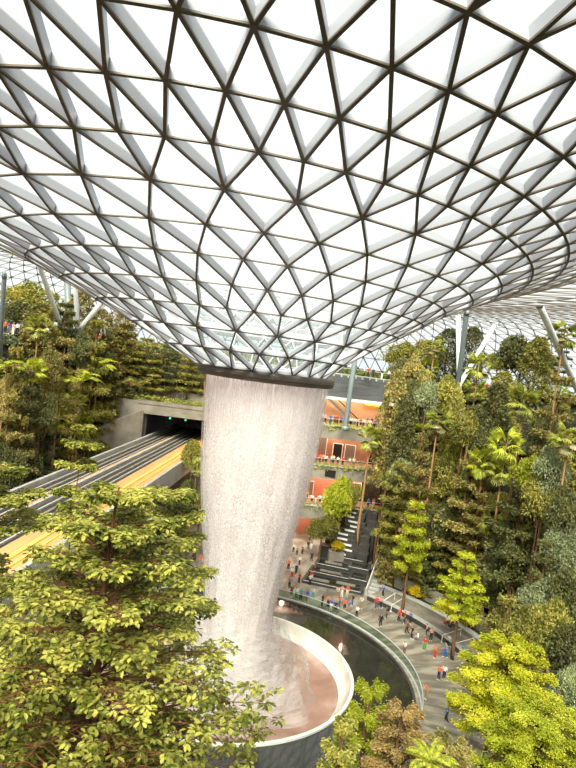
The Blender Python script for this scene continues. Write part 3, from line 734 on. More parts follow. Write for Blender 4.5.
def feather_crown(m, nf=13, L=3.0, name='feather fronds', droop=1.0):
    P = []; D = []; W = []; Ln = []
    for k in range(nf):
        a = k*2*pi/nf+rng.normal(0, .2); el = RAD(rng.uniform(35, 75)); p = np.array([0, 0, 0.]); ns = 22
        for j in range(ns):
            e = el-droop*RAD(105)*(j/ns)**1.3; d = np.array([cos(e)*cos(a), cos(e)*sin(a), sin(e)]); s = np.cross(d, [0, 0, 1]); s /= np.linalg.norm(s)+1e-9; u = np.cross(s, d)
            P.append(p.copy()); D.append(d); W.append(u); Ln.append((L/ns*1.15, .05))
            if j > 2:
                w = L*.26*math.sin(pi*min(1, (j+1)/ns)*.9+.12)
                for sg in (-1, 1): P.append(p.copy()); D.append(s*sg+d*.75-u*.25); W.append(u+d*.1); Ln.append((w, L*.045))
            p = p+d*L/ns
    Ln = np.array(Ln); return leafmesh(name, P, D, W, Ln[:, 0], Ln[:, 1], m, .05)
def trunkmesh(name, m, r=.5, n=9, wob=.02, boughs=None, bh=0, rb=.3):
    mb = MB(); q = np.linspace(0, 1, 7)
    mb.tube([(wob*math.sin(5*t), wob*math.cos(4*t)-wob, t) for t in q], [r*(1.25-.75*t) if t > .02 else r*1.6 for t in q], n)
    return mb.mesh(name, m, True)
def obj(name, me, parent=None):
    o = bpy.data.objects.new(name, me); return link(o, parent)

# prototypes: (foliage mesh, crown radius, crown height, trunk mesh, trunk radius factor, part name)
tr1 = trunkmesh('brown trunk', m_bark, 1.); tr2 = trunkmesh('palm stem', m_palmtrunk, 1.); tr3 = trunkmesh('red trunk', m_bark2, 1.)
PRO = {}
def pro(key, name, fols, R, h, trunk, tr, into, cat='tree'):
    PRO[key] = dict(name=name, fols=fols, R=R, h=h, trunk=trunk, tr=tr, into=into, cat=cat)
for key, tone, nm in (('lo', 'olive', 'layered_tree'), ('ld', 'dark', 'layered_tree'), ('lm', 'mid', 'layered_tree'), ('lb', 'bright', 'layered_tree'), ('lp', 'pale', 'layered_tree'), ('lw', 'brown', 'layered_tree')):
    pro(key, nm, [layered(9000, 3., 6., t, .27, LM[tone], flat=fl_, name=tone+' layered foliage')[0] for t, fl_ in ((5, .09), (7, .09), (6, .12))], 3., 6., tr1, .16, .9)
for key, tone in (('bd', 'dark'), ('bm', 'mid'), ('bo', 'olive'), ('bb', 'bright'), ('bp', 'pale')):
    pro(key, 'broadleaf_tree', [clumpy(7000, 3., 5., c, .29, LM[tone], name=tone+' clumped foliage') for c in (20, 28)], 3., 5., tr1, .16, .5)
for key, tone in (('cd', 'dark'), ('cm', 'mid'), ('co', 'olive')):
    pro(key, 'columnar_tree', [column_fol(5600, 1.5, 7., .28, LM[tone], name=tone+' columnar foliage') for _ in range(2)], 1.5, 7., tr1, .14, .8)
pro('fp', 'fan_palm', [fan_crown(LM['palm'], name='fan fronds') for _ in range(3)], 2.0, 1.6, tr2, .17, .1, 'palm')
pro('fb', 'fan_palm', [fan_crown(LM['fern'], name='bright fan fronds') for _ in range(2)], 2.0, 1.6, tr2, .15, .1, 'palm')
pro('fe', 'feather_palm', [feather_crown(LM['fern'], name='bright feather fronds') for _ in range(2)], 2.6, 1.6, tr2, .15, .1, 'palm')
pro('sh', 'shrub', [clumpy(2600, 1.5, 1.8, 12, .22, LM[t], name=t+' shrub foliage') for t in ('mid', 'bright')], 1.5, 1.8, tr1, .06, .5, 'shrub')
pro('sp', 'shrub', [clumpy(1500, 1.5, 1.8, 12, .34, LM['pale'], name='pale shrub foliage')], 1.5, 1.8, tr1, .06, .5, 'shrub')
pro('yf', 'flowering_shrub', [clumpy(1500, 1.5, 1.3, 14, .24, LM['flower'], name='yellow flowering foliage')], 1.5, 1.3, tr1, .06, .5, 'shrub')
dryskirt = None
LOOK = dict(lo='olive layered tree', ld='dark green layered tree', lm='mid green layered tree', lb='bright yellow-green layered tree', lp='pale layered tree', lw='brownish layered tree',
    bd='dark rounded leafy tree', bm='mid green rounded tree', bo='olive rounded tree', bb='bright yellow-green bushy tree', bp='pale grey-green leafy tree', cd='dark slender columnar tree', cm='green slender columnar tree', co='olive slender columnar tree',
    fp='fan palm with bare trunk', fb='bright fan palm', fe='bright feather palm', sh='leafy green shrub', sp='pale leafy shrub', yf='yellow flowering shrub')
PLANTS = []; CNT = {}
def dry_mesh():
    global dryskirt
    if dryskirt is None:
        P = []; D = []; W = []; Ln = []
        for k in range(7):
            a = k*2*pi/7; el = RAD(-rng.uniform(25, 65)); d = np.array([cos(el)*cos(a), cos(el)*sin(a), sin(el)]); s = np.array([-sin(a), cos(a), 0]); u = np.cross(s, d)
            for j in range(9):
                q = (j-4)/4*RAD(60); P.append(d*.7); D.append(d*cos(q)+s*sin(q)-np.array([0, 0, .3])); W.append(u); Ln.append((.95, .3))
        Ln = np.array(Ln); dryskirt = leafmesh('dry fronds', P, D, W, Ln[:, 0], Ln[:, 1], LM['dry'])
    return dryskirt
def plant(key, top, Rm, zone, base_z=None, hscale=None, label=None, group=None):
    """crown top at world point `top`, crown radius Rm metres; trunk down to the ground below"""
    if (zone == RS or (zone == SB and to_px(top)[0] > 384)) and not base_z:
        d0 = to_px(top)[2]; v_ = (top-EYE)/d0; d1 = d0
        while d1 < 130 and math.hypot(*(EYE+v_*d1)[:2]) < 34.6 and (EYE+v_*d1)[1] > -4: d1 += .5
        top = EYE+v_*d1; Rm = Rm*d1/d0
    if zone in (LS, LT, TT):
        d0 = to_px(top)[2]; v_ = (top-EYE)/d0; d1 = d0; q = top
        while d1 < 150 and ((-27.5 < q[0] < -4 and q[1] < 53.2) or (abs(q[0]-track_x(q[1])) < 7.5 and q[1] < 53)): d1 += .5; q = EYE+v_*d1
        top = q; Rm = Rm*d1/d0
    p = PRO[key]; k = CNT[key] = CNT.get(key, 0)+1
    s = Rm/p['R']; g = H(top[0], top[1]) if base_z is None else base_z
    ch = p['h']*s*(hscale or 1)
    if p['cat'] == 'tree' and not hscale and top[2]-g > 1.7*ch: hscale = min(1.9, (top[2]-g)*.62/ch); ch *= hscale
    if p['cat'] == 'shrub': top = np.array([top[0], top[1], g+ch])
    zc = top[2]-ch
    if p['name'].endswith('palm'): zc = top[2]-.75*s*1.6
    if zc < g+.3: zc = g+.3
    o = empty(p['name'], (top[0], top[1], g-.05))
    f = obj('crown' if 'palm' in p['name'] else 'foliage', p['fols'][k % len(p['fols'])], o); f.location = (0, 0, zc-g); f.rotation_euler = (0, 0, k*2.4); f.scale = (s, s, s*(hscale or 1))
    t = obj('trunk', p['trunk'], o); L = max(.3, zc-g+p['into']*ch); t.location = (0, 0, -.05); t.rotation_euler = (0, 0, k)
    r = p['tr']*(.6+.4*s)*(1 if p['cat'] != 'shrub' else .6); t.scale = (r, r, L)
    if p['name'] == 'fan_palm' and s > .55 and key == 'fp':
        d = obj('dry_fronds', dry_mesh(), o); d.location = (0, 0, zc-g-.1); d.scale = (s, s, s); d.rotation_euler = (0, 0, k); tag(d, 'pale tan hanging dead fronds')
    o['category'] = p['cat']; PLANTS.append((o, key, zone, label, group))
    return o
def tp(key, px, py, d, wpx, zone, **kw):
    d = d*1.; return plant(key, at_depth(px, py, d), wpx*d/F/2, zone, **kw)

RS = 'on the right slope'; RT = 'along the upper right walkway'; LS = 'on the left slope'; LT = 'along the upper left walkway'; TT = 'above the railway tunnel'; SB = 'beside the cascade stairs'
Tl = [
 # top of the right slope
 ('bd', 526, 333, 112, 58, RT), ('fp', 480, 356, 100, 34, RS), ('fp', 566, 322, 82, 40, RS), ('bo', 430, 337, 120, 44, RT), ('bm', 404, 340, 118, 40, RT), ('cd', 449, 340, 118, 24, RT), ('cd', 472, 345, 118, 26, RT),
 ('ld', 562, 350, 112, 44, RT), ('bd', 402, 356, 112, 26, RT), ('bo', 416, 355, 106, 34, RS), ('bm', 500, 350, 122, 26, RT), ('bd', 548, 352, 118, 30, RT), ('cm', 505, 372, 98, 28, RS), ('fp', 436, 338, 112, 26, RT),
 ('co', 399, 372, 100, 26, RS), ('bd', 412, 378, 100, 34, RS), ('bp', 430, 376, 98, 26, RS), ('bm', 452, 372, 98, 34, RS), ('ld', 470, 388, 100, 30, RS),
 ('lo', 562, 376, 76, 64, RS), ('fp', 526, 388, 78, 46, RS), ('cd', 499, 384, 90, 30, RS), ('fp', 571, 424, 64, 46, RS), ('bd', 548, 408, 84, 34, RS),
 ('fp', 440, 408, 84, 38, RS), ('bm', 468, 404, 86, 34, RS), ('cm', 458, 398, 90, 22, RS), ('fb', 508, 432, 74, 44, RS), ('bd', 490, 418, 84, 34, RS), ('cd', 408, 402, 96, 24, SB), 
 ('fb', 486, 448, 74, 44, RS), ('lo', 425, 436, 86, 48, RS), ('bp', 552, 444, 70, 36, RS), ('bb', 534, 450, 72, 34, RS), ('fp', 504, 458, 70, 40, RS), ('lm', 400, 462, 88, 44, SB), ('lw', 424, 478, 84, 44, RS),
 ('bp', 405, 455, 92, 28, SB), ('lo', 470, 462, 74, 60, RS), ('bm', 545, 470, 68, 40, RS), ('ld', 524, 486, 64, 84, RS), ('lo', 484, 492, 68, 60, RS), ('bd', 446, 498, 76, 40, RS),
 ('bd', 568, 484, 66, 44, RS), ('fp', 494, 512, 64, 40, RS), ('bp', 568, 520, 60, 44, RS), ('lm', 450, 512, 72, 50, RS), ('bd', 520, 526, 62, 50, RS), ('ld', 548, 540, 58, 54, RS), ('bp', 500, 545, 60, 40, RS),
 ('cd', 440, 545, 74, 30, RS), ('bd', 495, 575, 62, 40, RS), ('bp', 548, 572, 56, 48, RS), ('bd', 574, 566, 54, 44, RS), ('bm', 520, 592, 54, 56, RS), ('lm', 508, 598, 52, 60, RS), ('bm', 556, 596, 52, 50, RS),
 ('bd', 572, 622, 50, 56, RS), ('bm', 540, 618, 54, 34, RS), ('bd', 428, 520, 78, 34, RS), ('lm', 462, 590, 66, 34, RS), ('bp', 574, 660, 46, 40, RS),
 # beside the stairs
 ('bb', 340, 476, 99, 36, SB), ('bm', 325, 512, 97, 34, SB), ('bm', 352, 474, 104, 26, SB), ('lm', 402, 492, 86, 40, SB), ('co', 393, 540, 88, 22, SB),
 ('bm', 405, 562, 80, 30, SB), ('bd', 400, 540, 82, 34, SB), ('fp', 388, 470, 94, 24, SB), ('bm', 420, 560, 76, 30, RS),
 # left slope
 ('bm', 36, 288, 104, 64, LT), ('bd', 18, 300, 100, 40, LT), ('ld', 66, 312, 104, 44, LT), ('lm', 98, 322, 106, 48, LT), ('bd', 84, 330, 100, 30, LT), ('lo', 126, 324, 110, 46, LT), ('ld', 108, 336, 104, 44, LS), ('lm', 148, 338, 112, 46, TT),
 ('ld', 170, 345, 116, 44, TT), ('lm', 192, 352, 116, 40, TT), ('lo', 132, 350, 106, 50, LS), ('fp', 40, 317, 84, 32, LS), ('lo', 66, 338, 84, 52, LS), ('lo', 16, 348, 80, 50, LS), ('bo', 50, 345, 82, 34, LS), ('lm', 96, 346, 92, 50, LS),
 ('fe', 82, 372, 78, 46, LS), ('fe', 100, 358, 84, 40, LS), ('fe', 62, 372, 76, 36, LS), ('fb', 34, 360, 78, 34, LS), ('ld', 28, 372, 76, 44, LS), ('sp', 134, 380, 92, 34, LS), ('bp', 134, 370, 94, 30, LS), ('fe', 8, 360, 74, 34, LS), ('bd', 44, 386, 76, 34, LS),
 ('lo', 10, 396, 72, 44, LS), ('lo', 104, 374, 88, 46, LS), ('lm', 104, 392, 84, 44, LS), ('fb', 58, 408, 74, 34, LS), ('fb', 80, 416, 74, 36, LS), ('fp', 76, 392, 76, 30, LS), ('ld', 46, 416, 72, 44, LS), ('lm', 64, 432, 70, 46, LS), ('lo', 22, 418, 68, 48, LS),
 ('bm', 94, 434, 74, 36, LS), ('lo', 104, 406, 86, 34, LS), ('bm', 100, 434, 78, 28, LS), ('bd', 30, 438, 66, 40, LS), ('bd', 8, 440, 64, 40, LS), ('lm', 156, 362, 112, 40, TT), ('ld', 140, 356, 108, 36, TT), ('bo', 12, 376, 76, 34, LS),
 # between the tunnel and the fall
 ('bm', 196, 434, 96, 28, 'below the tunnel beside the waterfall'), ('fp', 198, 460, 92, 22, 'below the tunnel beside the waterfall'), ('bd', 190, 478, 92, 30, 'below the tunnel beside the waterfall'), ('bm', 178, 500, 86, 36, 'below the tunnel beside the waterfall'), ('bo', 203, 490, 92, 24, 'below the tunnel beside the waterfall'),
]
for a in Tl: tp(*a)
tp('lb', 467, 553, 70, 58, RS, base_z=.6); tp('lb', 417, 503, 81, 46, SB, base_z=.6)
tp('fp', 372, 428, 99, 34, SB, base_z=4.2)
# filling shrubs on the slopes
def hit(px, py):
    r = ray(px, py); d = 20.
    while d < 190:
        p = EYE+r*d
        if p[2] < H(p[0], p[1]): return p
        d += .4
    return None
def shrubs(n, box, keys, zone, sz=(1.2, 2.2), mind=2.2):
    done = []
    for _ in range(n*20):
        if len(done) >= n: break
        p = hit(rng.uniform(box[0], box[2]), rng.uniform(box[1], box[3]))
        if p is None or p[2] < .6 or p[2] > 30 or any(np.hypot(*(p-q)[:2]) < mind for q in done): continue
        if abs(p[0]-track_x(p[1])) < 8 and p[1] < 51: continue
        done.append(p); plant(keys[rng.integers(len(keys))], p, rng.uniform(*sz), zone)
shrubs(60, (385, 380, 576, 660), ['sh', 'sh', 'sp'], RS)
shrubs(34, (0, 340, 135, 470), ['sh', 'sh', 'sp'], LS)
def fill(n, box, keys, zone, rad, hts, mind):
    done = []
    for _ in range(n*30):
        if len(done) >= n: break
        p = hit(rng.uniform(box[0], box[2]), rng.uniform(box[1], box[3]))
        if p is None or p[2] < 1.5 or p[2] > 29 or any(np.hypot(*(p-q)[:2]) < mind for q in done): continue
        if (abs(p[0]-track_x(p[1])) < 8 and p[1] < 53) or math.hypot(p[0], p[1]) < 36: continue
        done.append(p); plant(keys[rng.integers(len(keys))], p+np.array([0, 0, rng.uniform(*hts)]), rng.uniform(*rad), zone)
fill(26, (0, 345, 120, 470), ['lo', 'lm', 'lm', 'ld', 'bm', 'co'], LS, (1.8, 2.8), (4, 6.5), 3.6)
fill(30, (395, 385, 576, 640), ['lo', 'lm', 'lo', 'ld', 'bm', 'fb', 'cm'], RS, (1.8, 2.9), (4, 6.5), 4)
# staked young trees and hedge on the tunnel terraces
m_stake = mat('tan timber stakes', (196, 160, 112), .8)
for i, (x, y) in enumerate([(-18.5, 56.6), (-15.8, 55.8), (-13.2, 56.9), (-10.5, 56.0), (-21, 57.6)]):
    z = H(x, y); o = plant('lm', np.array([x, y, z+6.8]), 1.7, TT, hscale=.7, label=['slender staked young tree above the railway tunnel, '+q for q in ('second from left', 'third from left', 'fourth from left', 'rightmost by the waterfall', 'leftmost')][i])
    o.name = 'young_tree'
    for k in range(3):
        a = k*2.1+i; mb = MB(); mb.tube([(1.1*cos(a), 1.1*sin(a), 0), (.05*cos(a), .05*sin(a), 2.6)], .07, 6); mb.build('stake', m_stake, o)
def strip_hedge(name, label, p0, p1, wd, n, h, key, sz=.26):
    p0 = np.array(p0, float); p1 = np.array(p1, float); t = rng.uniform(0, 1, n)[:, None]; P = p0+(p1-p0)*t+np.stack([rng.normal(0, wd*.3, n), rng.normal(0, wd*.5, n), np.abs(rng.normal(0, h*.5, n))], 1)
    o = obj(name, leafmesh(name, P, rv(n)+np.array([0, 0, .7]), rv(n)+np.array([0, 0, .6]), sz*rng.uniform(.7, 1.3, n), sz*.6, LM[key])); tag(o, label, 'hedge', kind='stuff'); return o
strip_hedge('planting_strip', 'yellow green planting along the top of the tunnel lintel', (-27, 51.5, 20.9), (-4.5, 51.5, 20.9), .7, 2600, 1.0, 'hedge')
strip_hedge('planting_strip', 'low mixed planting on the second ledge above the tunnel', (-26, 55.4, 22.8), (-4.5, 55.4, 22.8), 1.2, 2600, 1.2, 'mid')
mb = MB(); mb.box((-27, 54.6, 20), (-4.5, 55, 22.9)); o = mb.build('wall_terrace', m_conc); o['kind'] = 'structure'
# ground cover: one leafy carpet
P = []
for _ in range(60000):
    x = rng.uniform(-75, 75); y = rng.uniform(-35, 95)
    if y > 96 or (abs(x-track_x(y)) < 7 and y < 51.6): continue
    px, py, z = to_px((x, y, 15))
    if not (-60 < px < 640): continue
    h = H(x, y)
    if h > .4: P.append((x, y, h+rng.uniform(0, .5)))
P = np.array(P); n = len(P)
o = obj('ground_cover', leafmesh('ground cover leaves', P, rv(n)+np.array([0, 0, .5]), rv(n)+np.array([0, -.5, .8]), .8*rng.uniform(.6, 1.3, n), .5, LM['cover'])); tag(o, 'low leafy ground cover carpeting the slopes between the trees', 'plants', kind='stuff')
# yellow flowers at the seating planter
for t, q in ((40, 'left end of the curved seating planter'), (30.5, 'planter behind the middle of the curved seating'), (24, 'planter further right along the curved seating')):
    t = RAD(t); plant('yf', np.array([32.9*cos(t), 32.9*sin(t), 2.4]), 1.5, RS, base_z=1.15, label='yellow flowering shrub in the '+q)
mb = MB(); p = at_z(338, 566, 0)-np.array([.6, 2.6, 0]); mb.box((-1.2, -.9, 0), (1.2, .9, 2.4)); o = mb.build('stone_planter', m_conc, loc=(p[0], p[1]+2.6, 0)); tag(o, 'square grey stone planter of yellow shrubs behind the cascade fountain', 'planter')
plant('yf', np.array([p[0], p[1]+2.6, 4]), 1.4, SB, base_z=2.35, label='yellow green shrub in the square stone planter behind the fountain')

# ---- foreground trees, leaf by leaf
def big_tree(name, base, top_z, R, tiers, n, Ls, lm, bm, label, cat='tree', r=.2, flat=.12, top=.35, low=.35, six=True, gapw=.22, lean=(0, 0)):
    g = H(base[0], base[1]); hh = top_z-g; o = empty(name, (base[0], base[1], g-.05)); tag(o, label, cat)
    ch = hh*(1-low)
    me, boughs = layered(n, R, ch, tiers, Ls, lm, flat=flat, top=top, name=name+' leaves', six=six, gap=gapw)
    f = obj('foliage', me, o); f.location = (0, 0, hh*low)
    mb = MB(); mb.tube([(.12*math.sin(t*5)*t, .1*math.sin(t*4+1)*t, t*hh*.97) for t in np.linspace(0, 1, 12)], [r*(1.3-1.1*t) for t in np.linspace(0, 1, 12)], 10)
    mb.build('trunk', bm, o, True)
    mb = MB(); mb.tube([(0, 0, hh*low-.6), (0, 0, hh*.95)], r*.3, 6)
    for z, a, l in boughs:
        z0 = hh*low+z-.12*l; mb.tube([(0, 0, z0-.25*l), (.35*l*cos(a), .35*l*sin(a), z0-.02*l), (.9*l*cos(a), .9*l*sin(a), z0+.06*l)], [r*.34, r*.22, r*.06], 6)
        for k in (-1, 1): mb.tube([(.4*l*cos(a), .4*l*sin(a), z0), (.75*l*cos(a+k*.4), .75*l*sin(a+k*.4), z0+.05*l)], [r*.16, r*.05], 5)
    mb.build('branches', bm, o, True)
    return o
def whorled(name, base, top_z, spec, nleaf, Ls, lm, bm, label, r=.14):
    """near tree: tiers of boughs, each tip and twig ending in a rosette of broad leaves"""
    g = H(base[0], base[1]); o = empty(name, (base[0], base[1], g-.05)); tag(o, label, 'tree'); hh = top_z-g
    P = []; D = []; W = []; mb = MB()
    mt = MB(); mt.tube([(.1*math.sin(t*6)*t, .1*math.cos(t*5)*t, t*hh) for t in np.linspace(0, 1, 14)], [r*(1.2-1.05*t) for t in np.linspace(0, 1, 14)], 10); mt.build('trunk', bm, o, True)
    for (z, R, nb) in spec:
        zz = z-g; a0 = rng.uniform(0, 6.28)
        for b in range(nb):
            a = a0+b*2*pi/nb+rng.normal(0, .12); l = R*rng.uniform(.8, 1.1); dz = .10*l
            pts = [np.array([q*l*cos(a+.1*math.sin(q*5+b)), q*l*sin(a+.1*math.sin(q*5+b)), zz-.14*l+dz*math.sin(q*2.2)+.12*l*q]) for q in (0, .3, .6, 1.)]
            mb.tube(pts, [r*.3, r*.2, r*.12, r*.04], 5)
            ros = [pts[3]]
            for q in np.linspace(.18, .97, 11):
                c = pts[0]+(pts[3]-pts[0])*q; c[2] = np.interp(q, [0, .3, .6, 1], [p[2] for p in pts])
                for sg in (-1, 1):
                    for m_ in range(2):
                        e = l*(.13+.25*(1-q)*q*2)*rng.uniform(.4, 1.25); aa = a+sg*rng.uniform(.6, 1.35); t = c+np.array([cos(aa)*e, sin(aa)*e, rng.normal(.03, .05)*l*.6]); mb.tube([c, t], [r*.06, r*.03], 4, cap=False); ros.append(t)
            for t in ros:
                k = int(rng.integers(8, 13)); an = rng.uniform(0, 6.28)+np.arange(k)*2*pi/k
                d = np.stack([np.cos(an), np.sin(an), rng.normal(-.12, .25, k)], 1); P.append(t+d*.03+rv(k, .02)); D.append(d); W.append(np.array([0, 0, 1.])+rv(k, .28))
    P = np.concatenate(P); D = np.concatenate(D); W = np.concatenate(W); n = len(P); print(name, n)
    me = leafmesh(name+' leaves', P, D, W, Ls*rng.uniform(.65, 1.25, n), Ls*.5, lm, .12, True)
    obj('foliage', me, o); mb.build('branches', bm, o, True); return o
def fpos(px, py, d): return at_depth(px, py, d)
A = fpos(120, 488, 13.); z0 = A[2]
whorled('broadleaf_tree', (A[0], A[1]), z0+.05, [(z0-.1, .7, 4), (z0-.7, 1.3, 5), (z0-1.35, 1.6, 6), (z0-2.1, 1.9, 7), (z0-2.9, 2.2, 7), (z0-3.7, 2.8, 8), (z0-4.5, 3.3, 11), (z0-5.3, 3.3, 11), (z0-6.1, 3.1, 11), (z0-6.9, 3.1, 10), (z0-7.7, 3.3, 9)], 0, .15, LM['fore'], m_bark2,
    'big near broadleaf tree with tiers of yellow green leaves at lower left')
B = fpos(2, 462, 19.); z0 = B[2]
whorled('broadleaf_tree', (B[0], B[1]), z0, [(z0-.2, .6, 4), (z0-1.0, 1.2, 5), (z0-1.9, 1.5, 5), (z0-3.6, 1.5, 5), (z0-4.8, 1.6, 5)], 0, .17, LM['fore'], m_bark, 'broadleaf tree at the left edge with light leaves over the railway', .1)
B = fpos(86, 422, 26.); z0 = B[2]
whorled('sapling_tree', (B[0], B[1]), z0, [(z0-.2, .4, 3), (z0-.9, .7, 4), (z0-1.8, .8, 3), (z0-3.0, .9, 4), (z0-4.2, 1.4, 5)], 0, .2, LM['fore'], m_bark, 'slender leafy treetop rising in front of the railway tracks', .07)
B = fpos(172, 488, 22.); z0 = B[2]
whorled('broadleaf_tree', (B[0], B[1]), z0, [(z0-.2, .8, 5), (z0-.9, 1.4, 6), (z0-1.8, 1.5, 6), (z0-3.0, 1.7, 6), (z0-4.2, 1.8, 6)], 0, .19, LM['fore'], m_bark, 'leafy treetop below the viaduct just left of the waterfall', .09)
G = fpos(512, 640, 44.)
big_tree('spreading_tree', (G[0], G[1]), G[2], 5.4, 7, 42000, .16, LM['gold'], m_bark, 'large golden green spreading tree over the plaza at lower right', top=.42, low=.45, r=.24)
G = fpos(545, 708, 29.)
big_tree('spreading_tree', (G[0], G[1]), G[2], 3.7, 6, 40000, .115, LM['bright'], m_bark, 'feathery yellow green tree in the bottom right corner', top=.55, low=.45)
G = fpos(372, 686, 31.)
big_tree('spreading_tree', (G[0], G[1]), G[2], 2.3, 6, 20000, .125, LM['bright'], m_bark, 'bright green tree overlapping the right rim of the pool', top=.4, low=.4)
G = fpos(404, 706, 27.)
big_tree('spreading_tree', (G[0], G[1]), G[2], 2.0, 7, 18000, .115, LM['brown'], m_bark, 'brownish green leafy tree at bottom centre right of the bright one', top=.45, low=.4)
G = fpos(450, 742, 26.)
big_tree('spreading_tree', (G[0], G[1]), G[2], 1.6, 5, 10000, .12, LM['olive'], m_bark, 'dark olive leafy tree at the bottom edge under the plaza', top=.5, low=.4)
G = fpos(345, 722, 24.)
big_tree('spreading_tree', (G[0], G[1]), G[2], 1.1, 5, 3600, .16, LM['mid'], m_bark, 'small green treetop at the bottom edge beside the pool', top=.4, low=.4, r=.1)
G = fpos(432, 758, 24.)
o = plant('fe', np.array([G[0], G[1], G[2]+.3]), 1.15, '', label='arching feather palm frond at the bottom edge between the trees')

# ------------------------------------------------------------------ people
m_skin = mat('skin', (206, 150, 118), .55); m_hair = mat('dark hair', (34, 26, 22), .5); m_shoe = mat('pale shoes', (214, 210, 204), .6)
_cm = {}
CC = dict(red=(206, 50, 36), orange=(236, 104, 52), blue=(40, 96, 190), navy=(38, 46, 84), white=(240, 238, 232), grey=(140, 140, 142), black=(28, 28, 30), pink=(236, 168, 160), teal=(40, 168, 176), green=(70, 150, 70),
    brown=(120, 78, 52), yellow=(230, 190, 50), cream=(230, 214, 184), dark=(44, 42, 46), denim=(70, 88, 120), khaki=(150, 130, 96))
def cloth(c):
    if c not in _cm: _cm[c] = mat(c+' cloth', CC[c], .85)
    return _cm[c]
def skel(pose):
    V = {}; 
    def v(n, x, y, z, r): V[n] = ((x, y, z), r)
    sit = pose == 'sit'
    b = -.47 if sit else 0
    ly = .10 if pose in ('phone', 'lean') else 0
    v('pelvis', 0, 0, .95+b, .125); v('waist', 0, .0, 1.12+b, .115); v('chest', 0, -.02-ly*.5, 1.34+b, .135); v('neck', 0, -.03-ly*.7, 1.49+b, .052); v('head', 0, -.06-ly*.8, 1.60+b, .085); v('crown', 0, -.05-ly*.8, 1.68+b, .075)
    v('nose', 0, -.155-ly*.8, 1.595+b, .018)
    E = [('pelvis', 'waist'), ('waist', 'chest'), ('chest', 'neck'), ('neck', 'head'), ('head', 'crown'), ('head', 'nose')]
    for s, t in ((1, 'l'), (-1, 'r')):
        v('sh'+t, .17*s, -.02-ly*.5, 1.42+b, .058)
        if pose == 'phone': e, w_ = (.23*s, -.16, 1.2), (.10*s, -.40, 1.42)
        elif pose == 'lean': e, w_ = (.26*s, -.16, 1.16), (.2*s, -.42, 1.12)
        elif pose == 'walk': e, w_ = (.23*s, .08*s, 1.15), (.24*s, -.14+.16*s, .93)
        elif pose == 'point' and s > 0: e, w_ = (.3, -.18, 1.34), (.36, -.42, 1.52)
        elif sit: e, w_ = (.22*s, -.06, 1.16+b), (.12*s, -.3, 1.04+b)
        else: e, w_ = (.235*s, .03, 1.15), (.25*s, -.07, .92)
        v('el'+t, *e, .042); v('wr'+t, *w_, .028)
        d = np.array(w_)-np.array(e); d /= np.linalg.norm(d); h = np.array(w_)+d*.07; v('pa'+t, *h, .03)
        E += [('chest', 'sh'+t), ('sh'+t, 'el'+t), ('el'+t, 'wr'+t), ('wr'+t, 'pa'+t)]
        sd = np.cross(d, [1, 0, 0]); sd /= np.linalg.norm(sd); pn = np.array([1., 0, 0])
        for k in range(4):
            p1 = h+d*.045+sd*(.024*(k-1.5)); p2 = p1+d*(.035, .042, .038, .028)[k]-pn*s*.012
            v('f%d%s' % (k, t), *p1, .0085); v('g%d%s' % (k, t), *p2, .007); E += [('pa'+t, 'f%d%s' % (k, t)), ('f%d%s' % (k, t), 'g%d%s' % (k, t))]
        p1 = h-sd*.042+d*.005; p2 = p1+d*.035-sd*.012; v('th'+t, *p1, .01); v('ti'+t, *p2, .008); E += [('pa'+t, 'th'+t), ('th'+t, 'ti'+t)]
        v('hi'+t, .09*s, 0, .88+b, .098)
        if sit: kn, an = (.11*s, -.42, .5), (.11*s, -.44, .09)
        elif pose == 'walk': kn, an = (.09*s, -.06+.1*s, .5), (.09*s, .06+.22*s, .1)
        else: kn, an = (.10*s, -.02, .49), (.11*s, .02, .09)
        v('kn'+t, *kn, .06); v('an'+t, *an, .04); v('to'+t, an[0]*1.1, an[1]-.17, .04, .034)
        E += [('pelvis', 'hi'+t), ('hi'+t, 'kn'+t), ('kn'+t, 'an'+t), ('an'+t, 'to'+t)]
    return V, E
PART = dict(pelvis='t', waist='s', chest='s', neck='n', head='h', crown='h', nose='h')
